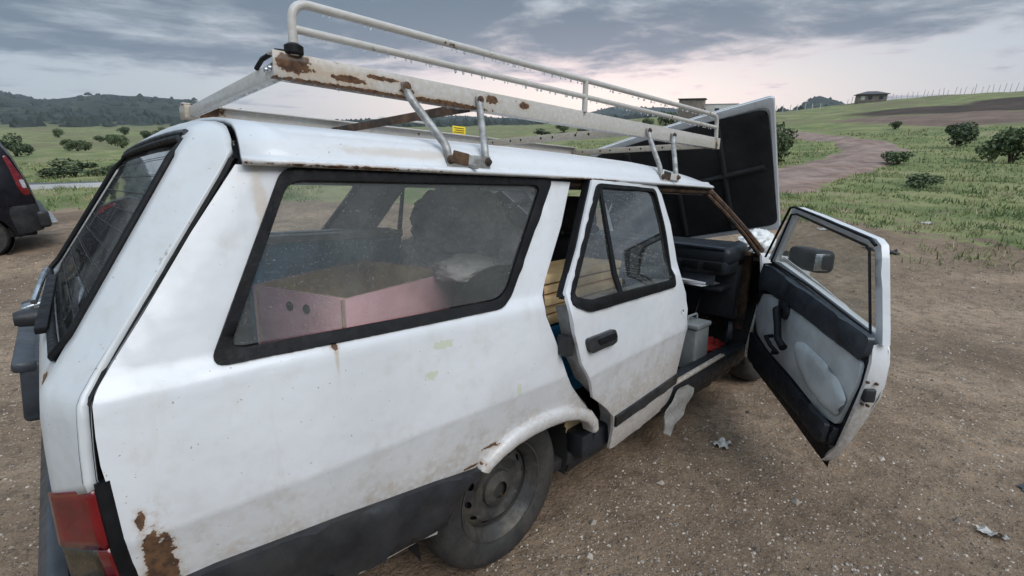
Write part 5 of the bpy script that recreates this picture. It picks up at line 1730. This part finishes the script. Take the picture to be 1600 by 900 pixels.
for s in (-1, 1):
    link('body_side', panel(VPROF, lambda x, z: (x, s * van_half(z, x), z), (0, s, 0), [], 0.11, None, 0.03, 0.01), M_['van'], van)
    link('side_window', panel(round_poly([(2.1, 1.18), (2.15, 1.66), (2.5, 1.66), (3.0, 1.2)], 0.05), lambda x, z: (x, s * (van_half(z, x) + 0.006), z), (0, s, 0), [], 0.1, None, 0.01, 0.002), M_['window_dark'], van)
    link('rear_quarter_panel', panel(round_poly([(0.0, 0.34), (0.0, 0.74), (0.30, 0.73), (0.33, 0.60), (0.30, 0.32)], 0.04), lambda x, z: (x, s * (van_half(z, x) + 0.012), z), (0, s, 0), [], 0.06, None, 0.02, 0.006), M_['plastic'], van)
    tl = link('tail_lamp', panel(round_poly([(0.030, 0.88), (0.065, 1.10), (0.165, 1.45), (0.205, 1.43), (0.17, 1.20), (0.15, 0.98), (0.11, 0.87)], 0.03), lambda x, z: (x, s * (van_half(z, x) + 0.012), z), (0, s, 0), [], 0.04, None, 0.03, 0.008), M_['lamp_red'], van)
    link('reversing_lens', panel(round_poly([(0.055, 0.98), (0.065, 1.10), (0.115, 1.10), (0.10, 0.98)], 0.02), lambda x, z: (x, s * (van_half(z, x) + 0.020), z), (0, s, 0), [], 0.03, None, 0.012, 0.003), M_['lamp_clear'], tl)
    for wx in (0.70, 3.32):
        wh = link('wheel', lathe([(0.0, s * 0.0), (0.08, s * 0.0), (0.17, s * 0.012), (0.19, s * 0.0), (0.19, -s * 0.12)], (wx, s * 0.80, 0.315), 32), M_['rim'], van)
        link('tyre', lathe([(0.185, s * 0.01), (0.21, s * 0.022), (0.27, s * 0.018), (0.305, -s * 0.02), (0.315, -s * 0.08), (0.305, -s * 0.16), (0.2, -s * 0.18)], (wx, s * 0.80, 0.315), 40), M_['tyre'], wh)
        link('wheel_well', lathe([(0.35, s * 0.02), (0.35, -s * 0.3), (0.0, -s * 0.3)], (wx, s * 0.80, 0.315), 24), M_['cavity'], van)
# skins across: roof, tail, nose from the profile's upper run
top_run = VPROF[0:15]
v, f = [], []
for (x, z) in top_run:
    h = van_half(z, x)
    for w in (-1, -0.93, -0.8, -0.4, 0, 0.4, 0.8, 0.93, 1):
        v.append((x - 0.03 * (1 - w * w) * (1 if x < 0.4 else 0), w * h * 0.999, z + 0.02 * (1 - w ** 4) * (1 if z > 1.5 else 0)))
for i in range(len(top_run) - 1):
    for k in range(8):
        f.append((9 * i + k, 9 * i + k + 1, 9 * i + 10 + k, 9 * i + 9 + k))
link('body_shell', mk(v, f, 45), M_['van'], van)
link('underbody', box((2.05, 0, 0.34), (3.9, 1.5, 0.14), None, 0.02), M_['cavity'], van)
rbv = link('rear_bumper', box((-0.01, 0, 0.50), (0.16, 1.62, 0.26), None, 0.05, 3), M_['plastic'], van)
link('tow_step', box((-0.10, 0.05, 0.42), (0.14, 1.3, 0.05), None, 0.02), M_['steel'], rbv)
link('rear_window', box((0.17, 0, 1.38), (0.03, 1.15, 0.44), Matrix.Rotation(math.radians(14), 4, 'Y'), 0.01), M_['window_dark'], van)

# ------------------------------------------------------------------ litter and small stones on the lot
def on_ground(x, y):
    return float(ground_h(x, y))


def crumple(name, x, y, r, seed, mat, label, cat):
    """a thin torn sheet, creased and lying loosely on the ground"""
    from mathutils import noise as mn
    rr = random.Random(seed)
    z = on_ground(x, y)
    k = 22
    ol = []
    for i in range(k):
        a = 2 * math.pi * i / k
        q = rr.uniform(0.55, 1.1)
        ol.append((r[0] * q * math.cos(a), r[1] * q * math.sin(a)))

    def fm(u, v):
        p = Vector((u * 26, v * 26, seed))
        h = abs(mn.noise(p)) * 1.3 + abs(mn.noise(p * 2.3)) * 0.5
        return (x + u, y + v, float(ground_h(x + u, y + v)) + 0.004 + r[2] * h)
    me = panel(ol, fm, (0, 0, 1), [], min(r[0], r[1]) / 6, None, 0.0, 0.0)
    return solo(name, me, M_[mat], (x, y, z), label, cat, frame=Matrix())


crumple('plastic_scrap', 1.40, -0.93, (0.075, 0.05, 0.030), 31, 'litter', 'crumpled off-white plastic on the gravel between sill and open door', 'litter')
crumple('plastic_scrap', 1.52, -1.94, (0.03, 0.055, 0.026), 32, 'litter', 'torn pale plastic scrap at the lower right of the gravel', 'litter')
crumple('flat_scrap', 2.06, -2.05, (0.05, 0.035, 0.008), 33, 'plastic_blue', 'flat dark bluish scrap at the right edge of the gravel', 'litter')
dx, dy = dir_at(7.6, 9.6)
crumple('rubbish_heap', dx, dy, (0.12, 0.28, 0.05), 34, 'litter_dark', 'small dark heap of rubbish where gravel meets grass', 'rubbish')
for k, (b, d, lab) in enumerate(((12.8, 10.6, 'pale plastic scrap in the grass just past the open door'), (5.0, 12.4, 'pale plastic scrap in the grass below the round bush'), (87.2, 16.5, 'pale plastic scrap on the grass beside the black van'))):
    x, y = dir_at(b, d)
    crumple('plastic_scrap', x, y, (0.09, 0.13, 0.04), 40 + k, 'litter', lab, 'litter')


def gravel():
    n = 70000
    b = np.radians(rng.uniform(-12, 102, n))
    d = 0.9 + 9.0 * rng.random(n) ** 1.15
    x = CX + d * np.cos(b)
    y = CY + d * np.sin(b)
    keep = ~((x > -1.0) & (x < 3.2) & (np.abs(y) < 0.7))
    x, y, d = x[keep], y[keep], d[keep]
    z = ground_h(x, y)
    r = (0.0022 + 0.0058 * rng.random(len(x)) ** 4) * (1 + d * 0.08)
    big = rng.random(len(x)) < 0.006
    r[big] *= 3.0
    base = np.array([[1, 0, 0], [0, 1, 0], [-1, 0, 0], [0, -1, 0], [0.1, 0.1, 0.75], [0.05, -0.1, -0.5]])
    fc = np.array([[0, 1, 4], [1, 2, 4], [2, 3, 4], [3, 0, 4], [1, 0, 5], [2, 1, 5], [3, 2, 5], [0, 3, 5]])
    a = rng.uniform(0, 6.28, len(x))
    V = np.zeros((len(x), 6, 3))
    jit = rng.uniform(0.65, 1.35, (len(x), 6, 3))
    B = base[None] * jit * r[:, None, None]
    V[:, :, 0] = B[:, :, 0] * np.cos(a)[:, None] - B[:, :, 1] * np.sin(a)[:, None] * 0.8 + x[:, None]
    V[:, :, 1] = B[:, :, 0] * np.sin(a)[:, None] + B[:, :, 1] * np.cos(a)[:, None] * 0.8 + y[:, None]
    V[:, :, 2] = B[:, :, 2] + z[:, None] + r[:, None] * 0.15
    F = (fc[None] + (np.arange(len(x)) * 6)[:, None, None]).reshape(-1, 3)
    me = bpy.data.meshes.new('gravel')
    me.from_pydata(V.reshape(-1, 3).tolist(), [], F.tolist())
    me.update()
    col = np.repeat(rng.random(len(x)) ** 1.5, 6).astype(np.float32)
    at = me.attributes.new('tone', 'FLOAT', 'POINT')
    at.data.foreach_set('value', col)
    m, T, out = newmat('gravel')
    p = T.n('ShaderNodeBsdfPrincipled')
    tn = T.n('ShaderNodeAttribute', attribute_name='tone').outputs['Fac']
    T.l(T.mix(tn, (0.095, 0.072, 0.055), (0.52, 0.45, 0.38)), p.inputs['Base Color'])
    p.inputs['Roughness'].default_value = 0.8
    T.l(p.outputs[0], out.inputs[0])
    return link('gravel', me, m)


tag(gravel(), 'loose brown gravel and pebbles scattered over the dirt lot', 'gravel', kind='stuff')


def grass_field():
    n = 190000
    b = np.radians(rng.uniform(-8, 100, n))
    d = 8.5 * np.exp(rng.random(n) ** 1.0 * math.log(60 / 8.5))
    x = CX + d * np.cos(b)
    y = CY + d * np.sin(b)
    g, bank, bank2, dd, bb = zones(x, y)
    clump = wave(x, y, 0.8, 51) + wave(x, y, 2.7, 52)
    keep = (rng.random(n) < g * smooth(clump, -0.8, 1.4) * 1.15) & (track_dist(x, y) > 1.7) & ~((np.degrees(b) > 40) & (np.degrees(b) < 68))
    x, y, d, clump = x[keep], y[keep], d[keep], clump[keep]
    z = ground_h(x, y)
    h = (0.03 + 0.075 * rng.random(len(x)) ** 2) * (1 + 0.35 * np.clip(clump, -1, 1.5)) * (1 + d * 0.008)
    w = 0.003 + 0.0009 * d
    a = rng.uniform(0, 6.28, len(x))
    lean = rng.normal(0, 0.35, (len(x), 2)) * h[:, None]
    V = np.zeros((len(x), 3, 3))
    V[:, 0] = np.stack([x + w * np.cos(a), y + w * np.sin(a), z - 0.01], 1)
    V[:, 1] = np.stack([x - w * np.cos(a), y - w * np.sin(a), z - 0.01], 1)
    V[:, 2] = np.stack([x + lean[:, 0], y + lean[:, 1], z + h], 1)
    F = np.arange(len(x) * 3).reshape(-1, 3)
    me = bpy.data.meshes.new('grass')
    me.from_pydata(V.reshape(-1, 3).tolist(), [], F.tolist())
    me.update()
    tone = np.repeat(np.clip(0.5 + 0.35 * wave(x, y, 1.9, 55) + rng.normal(0, 0.22, len(x)), 0, 1), 3).astype(np.float32)
    me.attributes.new('tone', 'FLOAT', 'POINT').data.foreach_set('value', tone)
    m, T, out = newmat('grass_blade')
    p = T.n('ShaderNodeBsdfPrincipled')
    tn = T.n('ShaderNodeAttribute', attribute_name='tone').outputs['Fac']
    c = T.mix(T.ramp(tn, 0.0, 0.6), (0.085, 0.135, 0.042), (0.19, 0.215, 0.085))
    T.l(T.mix(T.ramp(tn, 0.68, 1.0), c, (0.36, 0.31, 0.18)), p.inputs['Base Color'])
    p.inputs['Roughness'].default_value = 0.8
    T.l(p.outputs[0], out.inputs[0])
    return link('grass', me, m)


tag(grass_field(), 'short rough grass growing beyond the gravel lot', 'grass', kind='stuff')


# ------------------------------------------------------------------ bushes
def leaf_crown(rad, n, leaf, seed, squash=0.8):
    r = np.random.default_rng(seed)
    nclump = 9
    cc = r.normal(0, 1, (nclump, 3))
    cc /= np.linalg.norm(cc, axis=1)[:, None]
    cc *= r.uniform(0.25, 0.72, nclump)[:, None]
    cr_ = r.uniform(0.28, 0.50, nclump)
    k = r.integers(0, nclump, n)
    p = r.normal(0, 1, (n, 3))
    p /= np.linalg.norm(p, axis=1)[:, None]
    p = cc[k] + p * (cr_[k] * r.random(n) ** 0.35)[:, None]
    p *= rad
    p[:, 2] = p[:, 2] * squash + rad * squash * 0.85
    keep = p[:, 2] > 0.02
    p = p[keep]
    n = len(p)
    u = r.normal(0, 1, (n, 3))
    u /= np.linalg.norm(u, axis=1)[:, None]
    w = np.cross(u, r.normal(0, 1, (n, 3)))
    w /= np.linalg.norm(w, axis=1)[:, None]
    s = leaf * r.uniform(0.6, 1.4, n)[:, None]
    V = np.stack([p - u * s, p + w * s * 0.55, p + u * s, p - w * s * 0.55], 1).reshape(-1, 3)
    F = np.arange(n * 4).reshape(-1, 4)
    me = bpy.data.meshes.new('crown')
    me.from_pydata(V.tolist(), [], F.tolist())
    me.update()
    return me


CROWNS = [leaf_crown(1.0, 1900, 0.075, 60 + k) for k in range(4)]
for k, me in enumerate(CROWNS):
    me.materials.append(M_['leaf'] if k % 2 else M_['leaf_dark'])
stem_parts = []
for k in range(5):
    a = k * 1.26
    stem_parts.append(tube([(0, 0, -0.15), (0.12 * math.cos(a), 0.12 * math.sin(a), 0.35), (0.4 * math.cos(a), 0.4 * math.sin(a), 0.95)], 0.03, 6, True, [0.045, 0.03, 0.012]))
STEM = join(*stem_parts)
STEM.materials.append(M_['bark'])


def bush(name, b, d, w, h, label, k, group=None, cat='bush', tilt=0.0):
    x, y = dir_at(b, d)
    e = bpy.data.objects.new(name, None)
    COL.objects.link(e)
    e.empty_display_size = 0.2
    e.location = (x, y, on_ground(x, y) - 0.03)
    e.rotation_euler = (0, tilt, k * 1.7 + b)
    e.scale = (w / 2, w / 2, h / 1.45)
    tag(e, label, cat, group)
    for nm, me in (('crown', CROWNS[k % 4]), ('trunk', STEM)):
        o = bpy.data.objects.new(nm, me)
        COL.objects.link(o)
        o.parent = e
    return e


bush('round_bush', 4.4, 41, 2.3, 1.75, 'round dark bush in the grass right of the dirt track', 0)
bush('edge_bush', 0.9, 31, 2.5, 1.9, 'broad leafy bush cut by the right edge of the view', 1)
bush('track_bush', 18.5, 26, 1.9, 1.9, 'leafy bush beside the raised bonnet inside the track bend', 3)
bush('low_shrub', 8.2, 28, 1.5, 0.7, 'low pale-leaved shrub between the dirt track and the round bush', 1)
bush('low_shrub', 6.3, 19, 1.3, 0.45, 'low spreading shrub in the grass below the round bush', 3)
bush('small_bush', 9.0, 62, 1.2, 0.9, 'small dark bush standing at the foot of the bare bank', 0)
bush('ridge_tree', 29.3, 104, 5.0, 3.6, 'bushy tree on the ridge seen under the rack rail', 1, cat='tree')
bush('ridge_shrub', 31.5, 100, 3.6, 2.0, 'lower shrub beside the bushy ridge tree', 3)
for k, (b, d, w, h) in enumerate(((38, 84, 4, 1.4), (40.5, 95, 3.5, 1.8), (43, 90, 4, 1.2), (33.8, 96, 4, 1.6), (36, 110, 3, 1.5))):
    bush('ridge_shrub', b, d, w, h, ('middle', 'second from left', 'leftmost', 'rightmost', 'second from right')[k] + ' low dark shrub on the ridge between rack and roof', k, 'shrubs on the ridge behind the rack')
r2 = np.random.default_rng(99)
nb = 0
while nb < 24:
    b = r2.uniform(71, 94)
    d = math.exp(r2.uniform(math.log(55), math.log(360)))
    if b > 88.5 and d < 60:
        continue
    w = r2.uniform(1.5, 2.8) * (1 + d / 280)
    bush('valley_bush', b, d, w, w * r2.uniform(0.5, 0.8), 'dark green bush dotted over the valley beyond the lane', nb, 'bushes in the valley on the left')
    nb += 1
for k in range(11):
    b = 72.5 + k * 1.6
    bush('lane_bush', b, 29.5 + 2.0 * math.sin(k * 2.1), 2.2 + 0.8 * math.sin(k * 1.3), 0.6 + 0.25 * math.sin(k * 2.7), 'low dense bush in the row behind the paved lane', k, 'row of bushes behind the lane')
# scrub and trees that clothe the far hills
def hill_scrub():
    n = 5200
    b = np.radians(r2.uniform(-4, 100, n))
    d = np.exp(r2.uniform(math.log(420), math.log(2600), n))
    x = CX + d * np.cos(b)
    y = CY + d * np.sin(b)
    c = wave(x, y, 150, 71) + wave(x, y, 60, 72)
    keep = r2.random(n) < smooth(c, -0.9, 1.2)
    x, y, d = x[keep], y[keep], d[keep]
    z = ground_h(x, y)
    s = r2.uniform(2.0, 5.5, len(x)) * (1 + d / 2600)
    base = np.array([[1, 0, 0.1], [0, 1, 0.15], [-1, 0, 0.1], [0, -1, 0.05], [0.3, 0.2, 0.95], [-0.4, -0.1, 0.8]])
    fc = np.array([[0, 1, 4], [1, 5, 4], [1, 2, 5], [2, 3, 5], [3, 4, 5], [3, 0, 4]])
    jit = r2.uniform(0.6, 1.4, (len(x), 6, 3))
    V = base[None] * jit * s[:, None, None]
    V[:, :, 0] += x[:, None]
    V[:, :, 1] += y[:, None]
    V[:, :, 2] += z[:, None]
    F = (fc[None] + (np.arange(len(x)) * 6)[:, None, None]).reshape(-1, 3)
    me = bpy.data.meshes.new('hill_scrub')
    me.from_pydata(V.reshape(-1, 3).tolist(), [], F.tolist())
    me.update()
    return link('hill_scrub', me, leafmat('hill_scrub', (0.011, 0.019, 0.016), (0.023, 0.033, 0.023)))


tag(hill_scrub(), 'dark scrub and trees covering the far hills', 'scrub', kind='stuff')


# ------------------------------------------------------------------ houses and fence on the rise
def local_frame(b, d, turn=0.0, sink=0.0):
    x, y = dir_at(b, d)
    return Matrix.Translation((x, y, on_ground(x, y) - sink)) @ Matrix.Rotation(math.radians(b + 90 + turn), 4, 'Z')


HF = local_frame(11.35, 212, 8, 0.3)
hs = thing('hill_house', 'small dark house with hipped roof alone on the right-hand ridge', 'house', frame=HF)
link('wall', box((0, 0, 1.5), (8.0, 6.5, 3.0), None, 0.02), M_['house_wall'], hs)
hv = [(-4.6, -3.9, 3.0), (4.6, -3.9, 3.0), (4.6, 3.9, 3.0), (-4.6, 3.9, 3.0), (-4.6, -3.9, 2.85), (4.6, -3.9, 2.85), (4.6, 3.9, 2.85), (-4.6, 3.9, 2.85), (-1.4, 0, 4.0), (1.4, 0, 4.0)]
link('roof', mk(hv, [(0, 1, 9, 8), (1, 2, 9), (2, 3, 8, 9), (3, 0, 8), (7, 6, 5, 4), (4, 5, 1, 0), (5, 6, 2, 1), (6, 7, 3, 2), (7, 4, 0, 3)], 10), M_['house_roof'], hs)
for s in (-1, 1):
    for x in (-2.4, 0.6, 2.6):
        wn = link('window', box((x, s * 3.27, 1.75), (1.1, 0.08, 1.2), None, 0.01), M_['post'] if x > 2 else M_['window_dark'], hs)
        link('sill', box((x, s * 3.30, 1.1), (1.3, 0.14, 0.08), None, 0.01), M_['post'], wn)
WF = local_frame(24.6, 122, -4, 0.3)
wb = thing('white_building', 'long low white building behind the rack and the raised bonnet', 'building', frame=WF)
link('wall', box((0, 0, 1.6), (9.4, 6, 3.2), None, 0.02), M_['white_wall'], wb)
link('parapet', box((0, 0, 3.26), (9.6, 6.2, 0.12), None, 0.02), M_['post'], wb)
for s in (-1, 1):
    for x in (-3.2, -0.6, 2.2):
        wn = link('window', box((x, s * 3.02, 1.9), (0.9, 0.08, 1.0), None, 0.01), M_['window_dark'], wb)
        link('frame', box((x, s * 3.05, 1.36), (1.1, 0.1, 0.08), None, 0.01), M_['post'], wb)
link('rear_block', box((4.6, 3.6, 2.1), (5.2, 3.0, 4.2), None, 0.02), M_['house_wall'], wb)
link('block_roof', box((4.6, 3.6, 4.28), (5.8, 3.6, 0.14), Matrix.Rotation(math.radians(2), 4, 'X'), 0.02), M_['house_roof'], wb)

POST = box((0, 0, 1.1), (0.13, 0.13, 2.4), None, 0.01)
POST.materials.append(M_['post'])
for k in range(44):
    b = -1.5 + k * 0.34 + r2.uniform(-0.08, 0.08)
    if b > 10.2 and b < 12.4:
        continue
    d = 206 + 6 * math.sin(b * 0.6)
    x, y = dir_at(b, d)
    o = bpy.data.objects.new('fence_post', POST)
    COL.objects.link(o)
    o.location = (x, y, on_ground(x, y))
    o.rotation_euler = (r2.uniform(-0.12, 0.12), r2.uniform(-0.12, 0.12), 0)
    o.scale = (1, 1, r2.uniform(0.8, 1.2))
    tag(o, 'pale concrete fence post in the line along the right-hand ridge', 'fence post', 'fence posts along the ridge')
for k in range(7):
    b = 15.2 + k * 0.62
    x, y = dir_at(b, 150 + 2 * k)
    o = bpy.data.objects.new('fence_post', POST)
    COL.objects.link(o)
    o.location = (x, y, on_ground(x, y))
    o.rotation_euler = (r2.uniform(-0.08, 0.08), r2.uniform(-0.08, 0.08), 0)
    tag(o, 'pale fence post where the track crests the rise beside the raised bonnet', 'fence post', 'fence posts at the crest of the track')


# ------------------------------------------------------------------ evening haze over the valley
HZ = box((0, 0, 0), (6400, 6400, 460), None, 0)
hz = link('haze', HZ, None)
hz.location = (0, 0, 120)
m, T, out = newmat('haze')
pv = T.n('ShaderNodeVolumePrincipled')
pv.inputs['Color'].default_value = (0.80, 0.88, 1.0, 1)
pv.inputs['Density'].default_value = 0.00009
pv.inputs['Anisotropy'].default_value = 0.0
T.l(pv.outputs[0], out.inputs['Volume'])
HZ.materials.append(m)
tag(hz, 'thin bluish evening haze over the valley and hills', 'haze', kind='stuff')
